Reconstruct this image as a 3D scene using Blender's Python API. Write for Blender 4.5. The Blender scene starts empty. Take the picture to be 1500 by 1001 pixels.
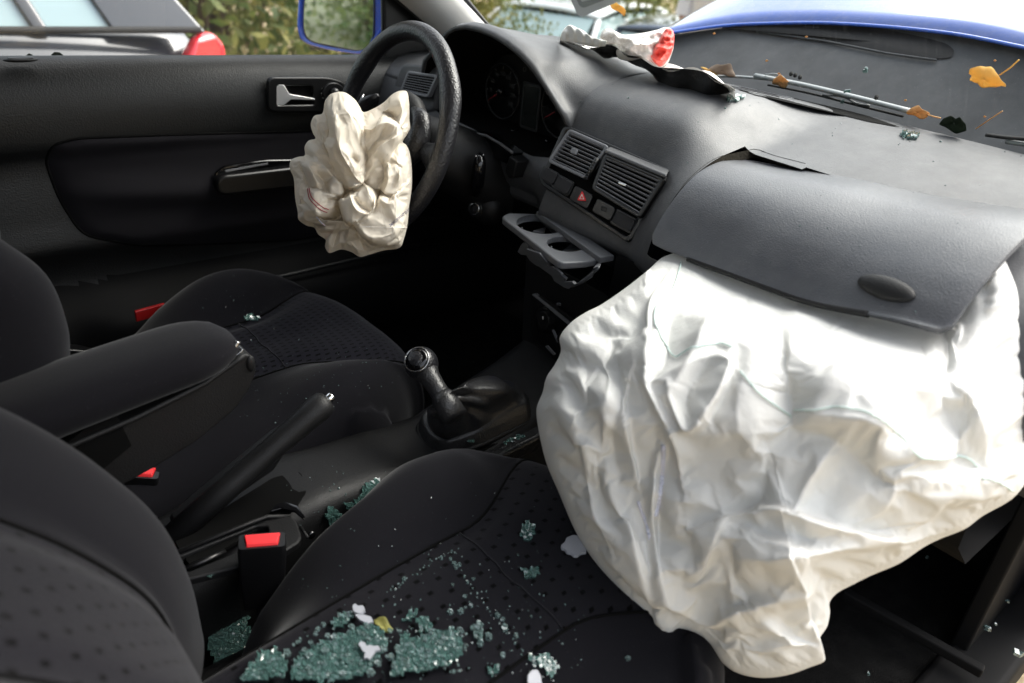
import bpy, math, random
import numpy as np
from mathutils import Vector, Matrix
from mathutils.bvhtree import BVHTree

# ---------------------------------------------------------------- camera, world, sun, exposure
S = bpy.context.scene
CAM = np.array([-0.95280377, -0.86041458, 1.00031485]); FPX = 1133.54
YAW, PIT, ROL = 0.8291283, -0.48461189, 0.092753
FW = np.array([math.cos(PIT)*math.cos(YAW), math.cos(PIT)*math.sin(YAW), math.sin(PIT)])
_rt = np.array([math.sin(YAW), -math.cos(YAW), 0.0]); _up = np.cross(_rt, FW)
RT = _rt*math.cos(ROL)+_up*math.sin(ROL); UP = -_rt*math.sin(ROL)+_up*math.cos(ROL)
cd = bpy.data.cameras.new('camera'); cam = bpy.data.objects.new('camera', cd)
S.collection.objects.link(cam); S.camera = cam
cam.matrix_world = Matrix(((RT[0], UP[0], -FW[0], CAM[0]), (RT[1], UP[1], -FW[1], CAM[1]),
                           (RT[2], UP[2], -FW[2], CAM[2]), (0, 0, 0, 1)))
cd.sensor_width = 36; cd.lens = FPX/1500*36; cd.clip_start = 0.05; cd.clip_end = 500
cd.dof.use_dof = True; cd.dof.focus_distance = 1.22; cd.dof.aperture_fstop = 3.2; cd.dof.aperture_blades = 7

SUN_EL, SUN_AZ = math.radians(50), math.radians(-14)      # direction towards the sun, azimuth from +X
W = bpy.data.worlds.new('World'); S.world = W; W.use_nodes = True
wn = W.node_tree.nodes; bg = wn['Background']; sk = wn.new('ShaderNodeTexSky')
sk.sky_type = 'NISHITA'; sk.sun_disc = False; sk.sun_elevation = SUN_EL; sk.sun_rotation = math.radians(90)-SUN_AZ
sk.dust_density = 6.0; sk.air_density = 1.4
mx = wn.new('ShaderNodeHueSaturation'); mx.inputs['Saturation'].default_value = 0.35
W.node_tree.links.new(sk.outputs[0], mx.inputs['Color']); W.node_tree.links.new(mx.outputs[0], bg.inputs[0])
bg.inputs[1].default_value = 0.15
sl = bpy.data.lights.new('sun', 'SUN'); sl.energy = .85; sl.angle = math.radians(75); sl.color = (1, .97, .92)
so = bpy.data.objects.new('sun', sl); S.collection.objects.link(so)
so.rotation_euler = Vector((math.cos(SUN_EL)*math.cos(SUN_AZ), math.cos(SUN_EL)*math.sin(SUN_AZ), math.sin(SUN_EL))).to_track_quat('Z', 'Y').to_euler()
S.view_settings.view_transform = 'Standard'; S.view_settings.look = 'None'; S.view_settings.gamma = 1
S.view_settings.use_curve_mapping = False; S.view_settings.exposure = 1.60
S.cycles.max_bounces = 8; S.cycles.transparent_max_bounces = 12; S.cycles.use_denoising = True
S.cycles.caustics_reflective = False; S.cycles.caustics_refractive = False; S.cycles.sample_clamp_indirect = 6

rng = np.random.default_rng(7); random.seed(7)
V = lambda *a: np.array(a, float)
def ray(x, y): return FW + RT*((x-750)/FPX) + UP*((500.5-y)/FPX)
def on(ax, v, x, y):                                       # measured photo point on a plane of the car
    d = ray(x, y); k = 'xyz'.index(ax); return CAM + d*((v-CAM[k])/d[k])
def dp(x, y, d): return CAM + ray(x, y)*d                  # measured photo point at a distance
def norm(a): a = np.asarray(a, float); return a/np.linalg.norm(a)
def lerp(a, b, t): return a+(b-a)*t
def smooth(e0, e1, x): t = np.clip((x-e0)/(e1-e0), 0, 1); return t*t*(3-2*t)
def interp_rows(ts, rows, t):                              # smooth (catmull) interpolation of rows
    rows = np.asarray(rows, float); ts = np.asarray(ts, float)
    i = int(np.clip(np.searchsorted(ts, t)-1, 0, len(ts)-2)); h = ts[i+1]-ts[i]; s = np.clip((t-ts[i])/h, 0, 1)
    def tan(k):
        if k == 0: return (rows[1]-rows[0])/(ts[1]-ts[0])
        if k == len(ts)-1: return (rows[-1]-rows[-2])/(ts[-1]-ts[-2])
        return (rows[k+1]-rows[k-1])/(ts[k+1]-ts[k-1])
    m0, m1 = tan(i)*h, tan(i+1)*h
    return (2*s**3-3*s**2+1)*rows[i]+(s**3-2*s**2+s)*m0+(-2*s**3+3*s**2)*rows[i+1]+(s**3-s**2)*m1
def resample(rows, n, closed=False):
    rows = [np.asarray(r, float) for r in rows]
    if closed: rows = rows+[rows[0]]
    L = [0]
    for a, b in zip(rows, rows[1:]): L.append(L[-1]+max(1e-6, np.linalg.norm(b-a)))
    out = [interp_rows(L, rows, t) for t in np.linspace(0, L[-1], n+1 if closed else n)]
    return out[:-1] if closed else out

# ---------------------------------------------------------------- materials
def mat(name, col, rough=.5, spec=.5, metal=0, bump=None, var=0, coat=0, sheen=0, sss=0, trans=0, speck=0, dust=0):
    m = bpy.data.materials.new(name); m.use_nodes = True; nt = m.node_tree; b = nt.nodes['Principled BSDF']
    b.inputs['Base Color'].default_value = (*col, 1); b.inputs['Roughness'].default_value = rough
    b.inputs['Specular IOR Level'].default_value = spec; b.inputs['Metallic'].default_value = metal
    b.inputs['Coat Weight'].default_value = coat; b.inputs['Coat Roughness'].default_value = .05
    b.inputs['Sheen Weight'].default_value = sheen; b.inputs['Sheen Roughness'].default_value = .4
    if sss: b.inputs['Subsurface Weight'].default_value = sss; b.inputs['Subsurface Radius'].default_value = (.02, .014, .008); b.inputs['Subsurface Scale'].default_value = 1
    tc = nt.nodes.new('ShaderNodeTexCoord'); L = nt.links.new; colsock = None
    def noise(scale, detail=3, rg=.6):
        n = nt.nodes.new('ShaderNodeTexNoise'); n.inputs['Scale'].default_value = scale; n.inputs['Detail'].default_value = detail
        n.inputs['Roughness'].default_value = rg; L(tc.outputs['Object'], n.inputs['Vector']); return n
    def ramp(sock, stops):
        r = nt.nodes.new('ShaderNodeValToRGB'); r.color_ramp.elements[0].position = stops[0][0]; r.color_ramp.elements[1].position = stops[1][0]
        r.color_ramp.elements[0].color = (*[stops[0][1]]*3, 1); r.color_ramp.elements[1].color = (*[stops[1][1]]*3, 1); L(sock, r.inputs[0]); return r.outputs[0]
    def mixc(f, a, bb):
        x = nt.nodes.new('ShaderNodeMix'); x.data_type = 'RGBA'
        if hasattr(f, 'links'): L(f, x.inputs[0])
        else: x.inputs[0].default_value = f
        for k, c in ((6, a), (7, bb)):
            if hasattr(c, 'links'): L(c, x.inputs[k])
            else: x.inputs[k].default_value = (*c, 1)
        return x.outputs[2]
    base = col
    if var:
        n = noise(14, 5, .65); base = mixc(ramp(n.outputs[0], [(.3, 0), (.7, 1)]), tuple(c*(1-var) for c in col), tuple(min(1, c*(1+var)) for c in col))
        L(ramp(noise(9, 6, .7).outputs[0], [(.25, max(.05, rough-.1)), (.75, min(1, rough+.1))]), b.inputs['Roughness'])
    if dust:                                              # settled dust on up-facing surfaces, patchy
        base = mixc(ramp(noise(33, 8, .75).outputs[0], [(.45, 0), (.8, dust)]), base, (.35, .34, .32))
    if speck:
        v = nt.nodes.new('ShaderNodeTexVoronoi'); v.inputs['Scale'].default_value = 130; L(tc.outputs['Object'], v.inputs['Vector'])
        base = mixc(ramp(v.outputs['Distance'], [(.03, speck), (.09, 0)]), base, (.45, .45, .45))
    if hasattr(base, 'links'): L(base, b.inputs['Base Color'])
    if bump:
        bn = nt.nodes.new('ShaderNodeBump'); bn.inputs['Strength'].default_value = bump[2]; bn.inputs['Distance'].default_value = bump[3] if len(bump) > 3 else .0006
        if bump[0] == 'leather':
            v = nt.nodes.new('ShaderNodeTexVoronoi'); v.feature = 'SMOOTH_F1'; v.inputs['Scale'].default_value = bump[1]; L(tc.outputs['Object'], v.inputs['Vector']); h = v.outputs['Distance']
        else: h = noise(bump[1], 4, .65).outputs[0]
        L(h, bn.inputs['Height']); L(bn.outputs[0], b.inputs['Normal'])
    if trans:                                             # cloth lets some light through
        t = nt.nodes.new('ShaderNodeBsdfTranslucent'); t.inputs[0].default_value = (*col, 1); x = nt.nodes.new('ShaderNodeMixShader')
        x.inputs[0].default_value = trans; L(b.outputs[0], x.inputs[1]); L(t.outputs[0], x.inputs[2]); L(x.outputs[0], nt.nodes['Material Output'].inputs[0])
    return m
def fabric(name, col, pattern=None):
    m = mat(name, col, .9, .06, sheen=.13, bump=('noise', 900, .5, .0005)); nt = m.node_tree; L = nt.links.new; b = nt.nodes['Principled BSDF']
    uv = nt.nodes.new('ShaderNodeUVMap'); sep = nt.nodes.new('ShaderNodeSeparateXYZ'); L(uv.outputs[0], sep.inputs[0])
    def M(op, a, bb=None):
        n = nt.nodes.new('ShaderNodeMath'); n.operation = op
        for k, c in ((0, a), (1, bb)):
            if c is None: continue
            if hasattr(c, 'links'): L(c, n.inputs[k])
            else: n.inputs[k].default_value = c
        return n.outputs[0]
    lint = nt.nodes.new('ShaderNodeTexNoise'); lint.inputs['Scale'].default_value = 420; lint.inputs['Detail'].default_value = 2
    tc = nt.nodes.new('ShaderNodeTexCoord'); L(tc.outputs['Object'], lint.inputs['Vector'])
    patch = nt.nodes.new('ShaderNodeTexNoise'); patch.inputs['Scale'].default_value = 9; L(tc.outputs['Object'], patch.inputs['Vector'])
    f = M('MULTIPLY', M('GREATER_THAN', lint.outputs[0], .70), M('MULTIPLY', patch.outputs[0], .5))
    x = nt.nodes.new('ShaderNodeMix'); x.data_type = 'RGBA'; x.inputs[6].default_value = (*col, 1); x.inputs[7].default_value = (.05, .05, .055, 1); L(f, x.inputs[0]); out = x.outputs[2]
    if pattern:
        px_, py_, wx, wy = pattern                       # woven marks in staggered rows
        r = M('DIVIDE', sep.outputs[1], py_); row = M('FLOOR', r); fy = M('SUBTRACT', r, row)
        sh = M('MULTIPLY', M('MODULO', row, 2.0), .5); c = M('ADD', M('DIVIDE', sep.outputs[0], px_), sh); fx = M('SUBTRACT', c, M('FLOOR', c))
        mk = M('MULTIPLY', M('LESS_THAN', M('ABSOLUTE', M('SUBTRACT', fx, .5)), wx), M('LESS_THAN', M('ABSOLUTE', M('SUBTRACT', fy, .5)), wy))
        y = nt.nodes.new('ShaderNodeMix'); y.data_type = 'RGBA'; L(mk, y.inputs[0]); L(out, y.inputs[6]); y.inputs[7].default_value = (.0004, .0004, .0006, 1); out = y.outputs[2]
    L(out, b.inputs['Base Color']); return m
def glassmat(name, tint, haze=0.0, scratch=0.0, refl=1.0):
    m = bpy.data.materials.new(name); m.use_nodes = True; nt = m.node_tree; nt.nodes.remove(nt.nodes['Principled BSDF']); L = nt.links.new
    o = nt.nodes['Material Output']; t = nt.nodes.new('ShaderNodeBsdfTransparent'); t.inputs[0].default_value = (*tint, 1)
    g = nt.nodes.new('ShaderNodeBsdfGlossy'); g.inputs['Roughness'].default_value = .02; fr = nt.nodes.new('ShaderNodeFresnel'); fr.inputs[0].default_value = 1.45
    k = nt.nodes.new('ShaderNodeMath'); k.operation = 'MULTIPLY'; k.inputs[1].default_value = refl; L(fr.outputs[0], k.inputs[0])
    x = nt.nodes.new('ShaderNodeMixShader'); L(k.outputs[0], x.inputs[0]); L(t.outputs[0], x.inputs[1]); L(g.outputs[0], x.inputs[2]); out = x.outputs[0]
    if haze or scratch:
        d = nt.nodes.new('ShaderNodeBsdfTranslucent'); d.inputs[0].default_value = (.8, .8, .8, 1); d2 = nt.nodes.new('ShaderNodeBsdfDiffuse'); d2.inputs[0].default_value = (.8, .8, .8, 1)
        dd = nt.nodes.new('ShaderNodeAddShader'); L(d.outputs[0], dd.inputs[0]); L(d2.outputs[0], dd.inputs[1])
        tc = nt.nodes.new('ShaderNodeTexCoord'); mp = nt.nodes.new('ShaderNodeMapping'); mp.inputs['Rotation'].default_value = (.9, .2, .5); mp.inputs['Scale'].default_value = (14, 420, 14)
        L(tc.outputs['Object'], mp.inputs[0]); n = nt.nodes.new('ShaderNodeTexNoise'); n.inputs['Scale'].default_value = 1; n.inputs['Detail'].default_value = 5; L(mp.outputs[0], n.inputs['Vector'])
        r = nt.nodes.new('ShaderNodeValToRGB'); r.color_ramp.elements[0].position = .55; r.color_ramp.elements[0].color = (haze, haze, haze, 1)
        r.color_ramp.elements[1].position = .8; r.color_ramp.elements[1].color = (*[haze+scratch]*3, 1); L(n.outputs[0], r.inputs[0])
        v = nt.nodes.new('ShaderNodeTexVoronoi'); v.inputs['Scale'].default_value = 60; L(tc.outputs['Object'], v.inputs['Vector'])
        r2 = nt.nodes.new('ShaderNodeValToRGB'); r2.color_ramp.elements[0].position = .02; r2.color_ramp.elements[0].color = (scratch*2.5, )*3+(1,); r2.color_ramp.elements[1].position = .07; r2.color_ramp.elements[1].color = (0, 0, 0, 1)
        L(v.outputs['Distance'], r2.inputs[0]); a = nt.nodes.new('ShaderNodeMath'); L(r.outputs[0], a.inputs[0]); L(r2.outputs[0], a.inputs[1])
        x2 = nt.nodes.new('ShaderNodeMixShader'); L(a.outputs[0], x2.inputs[0]); L(out, x2.inputs[1]); L(dd.outputs[0], x2.inputs[2]); out = x2.outputs[0]
    L(out, o.inputs[0]); return m
def shardmat(name, col):
    m = bpy.data.materials.new(name); m.use_nodes = True; nt = m.node_tree; L = nt.links.new; b = nt.nodes['Principled BSDF']
    b.inputs['Roughness'].default_value = .06; b.inputs['Specular IOR Level'].default_value = 1.0; b.inputs['Coat Weight'].default_value = .8
    oi = nt.nodes.new('ShaderNodeTexCoord'); n = nt.nodes.new('ShaderNodeTexNoise'); n.inputs['Scale'].default_value = 1; n.inputs['Detail'].default_value = 3; mp = nt.nodes.new('ShaderNodeMapping'); mp.inputs['Rotation'].default_value = (.3, .2, .9); mp.inputs['Scale'].default_value = (520, 150, 300)
    L(oi.outputs['Object'], mp.inputs[0]); L(mp.outputs[0], n.inputs['Vector']); r = nt.nodes.new('ShaderNodeValToRGB'); r.color_ramp.elements[0].position = .35; r.color_ramp.elements[1].position = .72
    r.color_ramp.elements[0].color = (*[c*.55 for c in col], 1); r.color_ramp.elements[1].color = (*[min(1, c*1.7) for c in col], 1); L(n.outputs[0], r.inputs[0]); L(r.outputs[0], b.inputs['Base Color'])
    t = nt.nodes.new('ShaderNodeBsdfTransparent'); t.inputs[0].default_value = (.6, .85, .8, 1); x = nt.nodes.new('ShaderNodeMixShader'); x.inputs[0].default_value = .28
    L(b.outputs[0], x.inputs[1]); L(t.outputs[0], x.inputs[2]); L(x.outputs[0], nt.nodes['Material Output'].inputs[0]); return m
LE = ('leather', 620, .45, .0007)
M = dict(
    dash=mat('dash_plastic', (.056, .058, .063), .50, .5, bump=LE, var=.08, dust=.10, speck=.25),
    lid=mat('lid_plastic', (.052, .055, .063), .38, .85, bump=LE, var=.06, dust=.08, speck=.2),
    dark=mat('dark_plastic', (.0045, .0045, .005), .55, .35, bump=LE, var=.1),
    door=mat('door_plastic', (.0048, .0052, .0055), .46, .42, bump=('leather', 420, .5, .0008), var=.08),
    black=mat('black_plastic', (.004, .004, .0045), .32, .5),
    matte=mat('matte_black', (.002, .002, .002), .9, .1),
    gloss=mat('gloss_black', (.003, .003, .0035), .08, .6),
    slat=mat('vent_slat', (.17, .175, .19), .34, .5),
    button=mat('button_plastic', (.014, .014, .016), .55, .4, var=.1),
    grey=mat('cup_plastic', (.10, .105, .115), .38, .5, bump=('noise', 500, .15), dust=.15),
    leather=mat('wheel_leather', (.011, .011, .013), .36, .55, bump=('leather', 330, .8, .0012)),
    boot=mat('gaiter_leather', (.020, .020, .021), .40, .6, bump=('leather', 380, .6, .001)),
    fab=fabric('bolster_fabric', (.0072, .0070, .0088)),
    fabd=fabric('centre_fabric_dashes', (.0120, .0117, .0160), (.0125, .0125, .16, .26)),
    fabp=fabric('centre_fabric_dots', (.0100, .0097, .0120), (.024, .017, .11, .15)),
    fabarm=fabric('armrest_fabric', (.0075, .0072, .0090)),
    doorfab=mat('door_fabric', (.0045, .004, .006), .9, .2, sheen=.06, bump=('noise', 800, .4)),
    carpet=mat('carpet', (.004, .004, .004), .95, .1, bump=('noise', 400, 1, .003), var=.4, dust=.03),
    handle=mat('satin_chrome', (.95, .95, .95), .38, .5, metal=.6), lowdoor=mat('lower_door', (.0035, .0035, .0038), .75, .15), chrome=mat('chrome', (.85, .85, .85), .08, .5, metal=1),
    steel=mat('steel', (.5, .5, .5), .25, .5, metal=1),
    red=mat('red_plastic', (.75, .025, .03), .4, .5), redglow=mat('red_reflector', (.28, .01, .01), .2, .6, bump=('noise', 300, .5)),
    redprint=mat('red_print', (.30, .03, .05), .8, .2), redline=mat('red_thread', (.33, .04, .06), .8, .2),
    blue=mat('blue_paint', (.010, .085, .50), .18, .5, coat=1), bluepale=mat('bonnet_paint', (.07, .13, .42), .16, .6, coat=1, dust=.25),
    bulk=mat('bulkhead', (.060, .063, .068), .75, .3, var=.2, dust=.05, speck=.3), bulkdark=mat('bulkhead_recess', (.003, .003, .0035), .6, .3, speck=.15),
    trim=mat('pillar_trim', (.50, .49, .47), .7, .3, bump=('noise', 350, .2)), shell=mat('roof_lining', (.10, .098, .094), .9, .1), shelld=mat('body_inner', (.01, .01, .01), .8, .2),
    wbag=mat('white_nylon', (.70, .70, .675), .8, .15, trans=.14, bump=('noise', 150, .40, .0016)),
    cbag=mat('cream_nylon', (.74, .68, .585), .6, .3, trans=.22, bump=('noise', 1300, .25, .0004)),
    thread=mat('green_thread', (.52, .63, .60), .8, .2), ink=mat('violet_ink', (.06, .06, .14), .8, .1), greyink=mat('grey_ink', (.56, .57, .66), .8, .1),
    tape=mat('beige_print', (.80, .76, .72), .7, .2),
    shard=shardmat('green_glass', (.062, .118, .108)), crack=shardmat('crack_lines', (.20, .34, .31)), crumb=shardmat('clear_glass', (.12, .17, .165)), white=mat('white_backed_glass', (.36, .37, .40), .35, .6, bump=('noise', 300, .4)),
    leafy=mat('yellow_leaf', (.88, .60, .20), .6, .3, var=.15, trans=.35), leafo=mat('orange_leaf', (.72, .44, .20), .6, .3, var=.2, trans=.3), leafb=mat('dry_leaf', (.50, .38, .30), .7, .2, var=.2, trans=.2),
    leafr=mat('russet_leaf', (.35, .12, .05), .7, .2, var=.3), leafg=mat('dark_green_leaf', (.012, .022, .010), .6, .3, var=.2), olive=mat('olive_leaf', (.20, .19, .05), .6, .3, var=.3),
    paper=mat('white_paper', (.82, .81, .78), .6, .3, trans=.1), foil=mat('black_film', (.010, .010, .010), .14, .6, bump=('noise', 60, .6, .004)),
    wrap=mat('clear_wrapper', (.80, .76, .72), .3, .5, bump=('noise', 90, 1, .006), var=.08), redpap=mat('red_wrapper', (.75, .07, .05), .35, .5, bump=('noise', 90, 1, .006)),
    wiper=mat('wiper_metal', (.28, .30, .31), .4, .5), rubber=mat('rubber', (.012, .012, .012), .7, .3),
    ws=glassmat('windscreen_glass', (.93, .96, .94), .001, .012, .16), win=glassmat('window_glass', (.95, .97, .96), .012, .01),
    cgl=mat('car_glass', (.30, .40, .41), .06, .8), mirror=mat('mirror_glass', (.42, .58, .62), .02, 1, metal=1),
    sticker=mat('grey_sticker', (.62, .65, .64), .6, .3), stickin=mat('sticker_print', (.33, .36, .34), .6, .3),
    silver=mat('grey_paint', (.035, .038, .045), .2, .5, coat=1), cwhite=mat('white_paint', (.75, .77, .77), .25, .5, coat=1), cdark=mat('dark_blue_paint', (.03, .05, .09), .2, .5, coat=1),
    taillamp=mat('tail_lamp', (.72, .02, .03), .15, .6, coat=1), lens=mat('clear_lens', (.75, .6, .6), .2, .6), cinside=mat('car_inside', (.45, .50, .50), .8, .2), rim=mat('alloy', (.4, .4, .42), .3, .5, metal=1),
    coat=mat('beige_coat', (.62, .57, .52), .85, .2, sheen=.3, bump=('noise', 60, .6, .01)), skin=mat('skin', (.50, .30, .22), .5, .4, sss=.1), trousers=mat('beige_trousers', (.42, .38, .33), .9, .1), hair=mat('brown_hair', (.05, .03, .02), .6, .3), shoe=mat('dark_shoe', (.02, .02, .02), .5, .4),
    bark=mat('bark', (.10, .075, .05), .9, .1, bump=('noise', 30, 1, .02)), lcd=mat('display', (.007, .009, .008), .25, .5), dial=mat('dial_face', (.004, .0045, .0045), .45, .4), mark=mat('dial_marks', (.05, .05, .05), .6, .3), needle=mat('needle_red', (.20, .015, .02), .5, .3))
def leafmat(name, c1, c2):
    m = mat(name, c1, .6, .3, trans=.3); nt = m.node_tree; n = nt.nodes.new('ShaderNodeTexNoise'); n.inputs['Scale'].default_value = 1.6; n.inputs['Detail'].default_value = 6
    tc = nt.nodes.new('ShaderNodeNewGeometry'); nt.links.new(tc.outputs['Position'], n.inputs['Vector']); r = nt.nodes.new('ShaderNodeValToRGB')
    r.color_ramp.elements[0].position = .38; r.color_ramp.elements[1].position = .62; r.color_ramp.elements[0].color = (*c1, 1); r.color_ramp.elements[1].color = (*c2, 1)
    nt.links.new(n.outputs[0], r.inputs[0])
    for nd in nt.nodes:
        if nd.type in ('BSDF_PRINCIPLED',): nt.links.new(r.outputs[0], nd.inputs['Base Color'])
        if nd.type == 'BSDF_TRANSLUCENT': nt.links.new(r.outputs[0], nd.inputs[0])
    return m
M['bush'] = leafmat('bush_leaves', (.060, .095, .022), (.22, .20, .055)); M['straw'] = leafmat('dry_grass', (.30, .24, .12), (.40, .33, .19))

# ---------------------------------------------------------------- object helpers
def tag(o, label=None, cat=None, group=None, kind=None):
    for k, v in (('label', label), ('category', cat), ('group', group), ('kind', kind)):
        if v: o[k] = v
    return o
def thing(name, loc, label, cat, group=None):
    o = bpy.data.objects.new(name, None); S.collection.objects.link(o); o.location = Vector(loc); o.empty_display_size = .05
    o['org'] = list(map(float, loc)); return tag(o, label, cat, group)
class MB:                                                  # collects faces, then becomes ONE mesh object; world coordinates
    def __init__(s): s.v = []; s.f = []; s.uv = []; s.m = []; s.sm = []
    def add(s, vs, fs, uvs=None, mi=0, sm=True):
        o = len(s.v); s.v += [tuple(map(float, p)) for p in vs]
        for k, f in enumerate(fs): s.f.append([o+i for i in f]); s.m.append(mi); s.sm.append(sm); s.uv.append([uvs[i] for i in f] if uvs is not None else [(0, 0)]*len(f))
        return s
    def grid(s, P, cu=False, cv=False, uv=None, mi=0, flip=False, sm=True):
        P = [list(r) for r in P]; nu, nv = len(P), len(P[0]); fs = []
        for i in range(nu if cu else nu-1):
            for j in range(nv if cv else nv-1):
                a, b, c, d = i*nv+j, ((i+1) % nu)*nv+j, ((i+1) % nu)*nv+(j+1) % nv, i*nv+(j+1) % nv
                fs.append((a, d, c, b) if flip else (a, b, c, d))
        return s.add([p for r in P for p in r], fs, [q for r in uv for q in r] if uv is not None else None, mi, sm)
    def box(s, c, a, b, n, mi=0):                           # centre and three half-vectors
        c, a, b, n = map(np.asarray, (c, a, b, n)); vs = [c+i*a+j*b+k*n for k in (-1, 1) for j in (-1, 1) for i in (-1, 1)]
        return s.add(vs, [(0, 2, 3, 1), (4, 5, 7, 6), (0, 1, 5, 4), (1, 3, 7, 5), (3, 2, 6, 7), (2, 0, 4, 6)], None, mi, False)
    def tube(s, pts, r, n=12, caps=True, mi=0, flat=1.0, upv=None):
        pts = [np.asarray(p, float) for p in pts]; k = len(pts); rs = r if hasattr(r, '__len__') else [r]*k; rows = []; pa = None
        for i, p in enumerate(pts):
            t = norm(pts[min(i+1, k-1)]-pts[max(i-1, 0)]); ref = np.asarray(upv, float) if upv is not None else (pa if pa is not None else (V(0, 0, 1) if abs(t[2]) < .9 else V(1, 0, 0)))
            a = ref-t*ref.dot(t); a = norm(a); b = np.cross(t, a); pa = a
            rows.append([p+rs[i]*(a*math.cos(q)*flat+b*math.sin(q)) for q in np.linspace(0, 2*math.pi, n, endpoint=False)])
        s.grid(rows, cv=True, mi=mi)
        if caps:
            o = len(s.v); s.v += [tuple(pts[0]), tuple(pts[-1])]; st = o-k*n
            for j in range(n):
                for f in ([o, st+j, st+(j+1) % n], [o+1, st+(k-1)*n+(j+1) % n, st+(k-1)*n+j]):
                    s.f.append(f); s.m.append(mi); s.sm.append(True); s.uv.append([(0, 0)]*3)
        return s
    def ball(s, c, ax, n=16, m=10, mi=0):                   # ellipsoid, three half-vectors
        c = np.asarray(c, float); a, b, d = map(np.asarray, ax); rows = []
        for i in range(m+1):
            t = math.pi*i/m; rows.append([c+d*math.cos(t)+math.sin(t)*(a*math.cos(q)+b*math.sin(q)) for q in np.linspace(0, 2*math.pi, n, endpoint=False)])
        return s.grid(rows, cv=True, mi=mi, flip=True)
    def prism(s, loop, off, mi=0, sm=False):                # closed loop of points and its offset copy
        loop = [np.asarray(p, float) for p in loop]; n = len(loop); off = np.asarray(off, float)
        fs = [tuple(range(n-1, -1, -1)), tuple(range(n, 2*n))]+[(i, (i+1) % n, n+(i+1) % n, n+i) for i in range(n)]
        return s.add(loop+[p+off for p in loop], fs, None, mi, sm)
    def build(s, name, mats, parent=None, label=None, cat=None, group=None, kind=None, bevel=0, solid=0, sub=0, shade=True, org=None, seg=2):
        me = bpy.data.meshes.new(name)
        if parent is not None: o0 = np.array(root_org(parent))
        else: o0 = np.array(org if org is not None else np.mean(np.array(s.v), axis=0))
        me.from_pydata([tuple(np.array(p)-o0) for p in s.v], [], s.f)
        if any(u != (0, 0) for q in s.uv[:50]+s.uv[-50:] for u in q):
            l = me.uv_layers.new(name='UVMap'); l.data.foreach_set('uv', [c for q in s.uv for u in q for c in u])
        me.polygons.foreach_set('material_index', s.m); me.polygons.foreach_set('use_smooth', [bool(x and shade) for x in s.sm])
        for m_ in (mats if isinstance(mats, (list, tuple)) else [mats]): me.materials.append(M[m_] if isinstance(m_, str) else m_)
        o = bpy.data.objects.new(name, me); S.collection.objects.link(o)
        if parent is not None: o.parent = parent; o['org'] = list(map(float, o0))
        else: o.location = Vector(o0); o['org'] = list(map(float, o0))
        if solid: md = o.modifiers.new('solid', 'SOLIDIFY'); md.thickness = solid; md.offset = -1
        if bevel: md = o.modifiers.new('bevel', 'BEVEL'); md.width = bevel; md.segments = seg; md.limit_method = 'ANGLE'; md.angle_limit = .6
        if bevel and not sub:
            for p in me.polygons: p.use_smooth = shade
            if shade: md = o.modifiers.new('wn', 'WEIGHTED_NORMAL'); md.keep_sharp = True
        if sub: md = o.modifiers.new('sub', 'SUBSURF'); md.levels = sub; md.render_levels = sub
        return tag(o, label, cat, group, kind)
def root_org(p): return list(p['org'])
class PL:                                                  # a plane of the car with two in-plane axes, read from measured points
    def __init__(s, P0, a, b): s.P = np.asarray(P0, float); s.a = norm(a); b = np.asarray(b, float); s.b = norm(b-s.a*b.dot(s.a)); s.n = np.cross(s.a, s.b); s.n = s.n if s.n.dot(CAM-s.P) > 0 else -s.n
    def at(s, x, y, off=0): d = ray(x, y); Q = s.P+s.n*off; t = (Q-CAM).dot(s.n)/d.dot(s.n); return CAM+d*t
    def uv(s, x, y, off=0): q = s.at(x, y, off)-s.P-s.n*off; return q.dot(s.a), q.dot(s.b)
    def w(s, u, v, off=0): return s.P+s.a*u+s.b*v+s.n*off
def plate(name, plane, loops, th, mats, parent, off=0, bev=.001, px=True, **kw):   # flat panel with holes, loops measured on the plane
    cu = bpy.data.curves.new('c', 'CURVE'); cu.dimensions = '2D'; cu.fill_mode = 'BOTH'; cu.extrude = max(1e-4, th/2-bev); cu.bevel_depth = bev; cu.bevel_resolution = 2
    for lp in loops:
        pts = [plane.uv(*q, off) if px else q for q in lp]; sp = cu.splines.new('POLY'); sp.points.add(len(pts)-1); sp.use_cyclic_u = True
        for i, q in enumerate(pts): sp.points[i].co = (q[0], q[1], 0, 1)
    return curve_mesh(name, cu, plane, th, mats, parent, off, **kw)
def curve_mesh(name, cu, plane, th, mats, parent, off=0, **kw):
    o = bpy.data.objects.new('c', cu); S.collection.objects.link(o); dg = bpy.context.evaluated_depsgraph_get(); me = bpy.data.meshes.new_from_object(o.evaluated_get(dg))
    mb = MB(); vs = [plane.w(v.co.x, v.co.y, off-th/2+v.co.z) for v in me.vertices]; mb.add(vs, [tuple(p.vertices) for p in me.polygons], None, 0, False)
    bpy.data.objects.remove(o); bpy.data.curves.remove(cu); bpy.data.meshes.remove(me)
    return mb.build(name, mats, parent, **kw)
def text2d(body, size, spacing=1.0):
    cu = bpy.data.curves.new('t', 'FONT'); cu.body = body; cu.size = size; cu.align_x = 'CENTER'; cu.align_y = 'CENTER'; cu.space_character = spacing; cu.resolution_u = 2
    o = bpy.data.objects.new('t', cu); S.collection.objects.link(o); dg = bpy.context.evaluated_depsgraph_get(); me = bpy.data.meshes.new_from_object(o.evaluated_get(dg))
    r = [(v.co.x, v.co.y) for v in me.vertices], [tuple(p.vertices) for p in me.polygons]; bpy.data.objects.remove(o); bpy.data.curves.remove(cu); bpy.data.meshes.remove(me); return r
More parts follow.
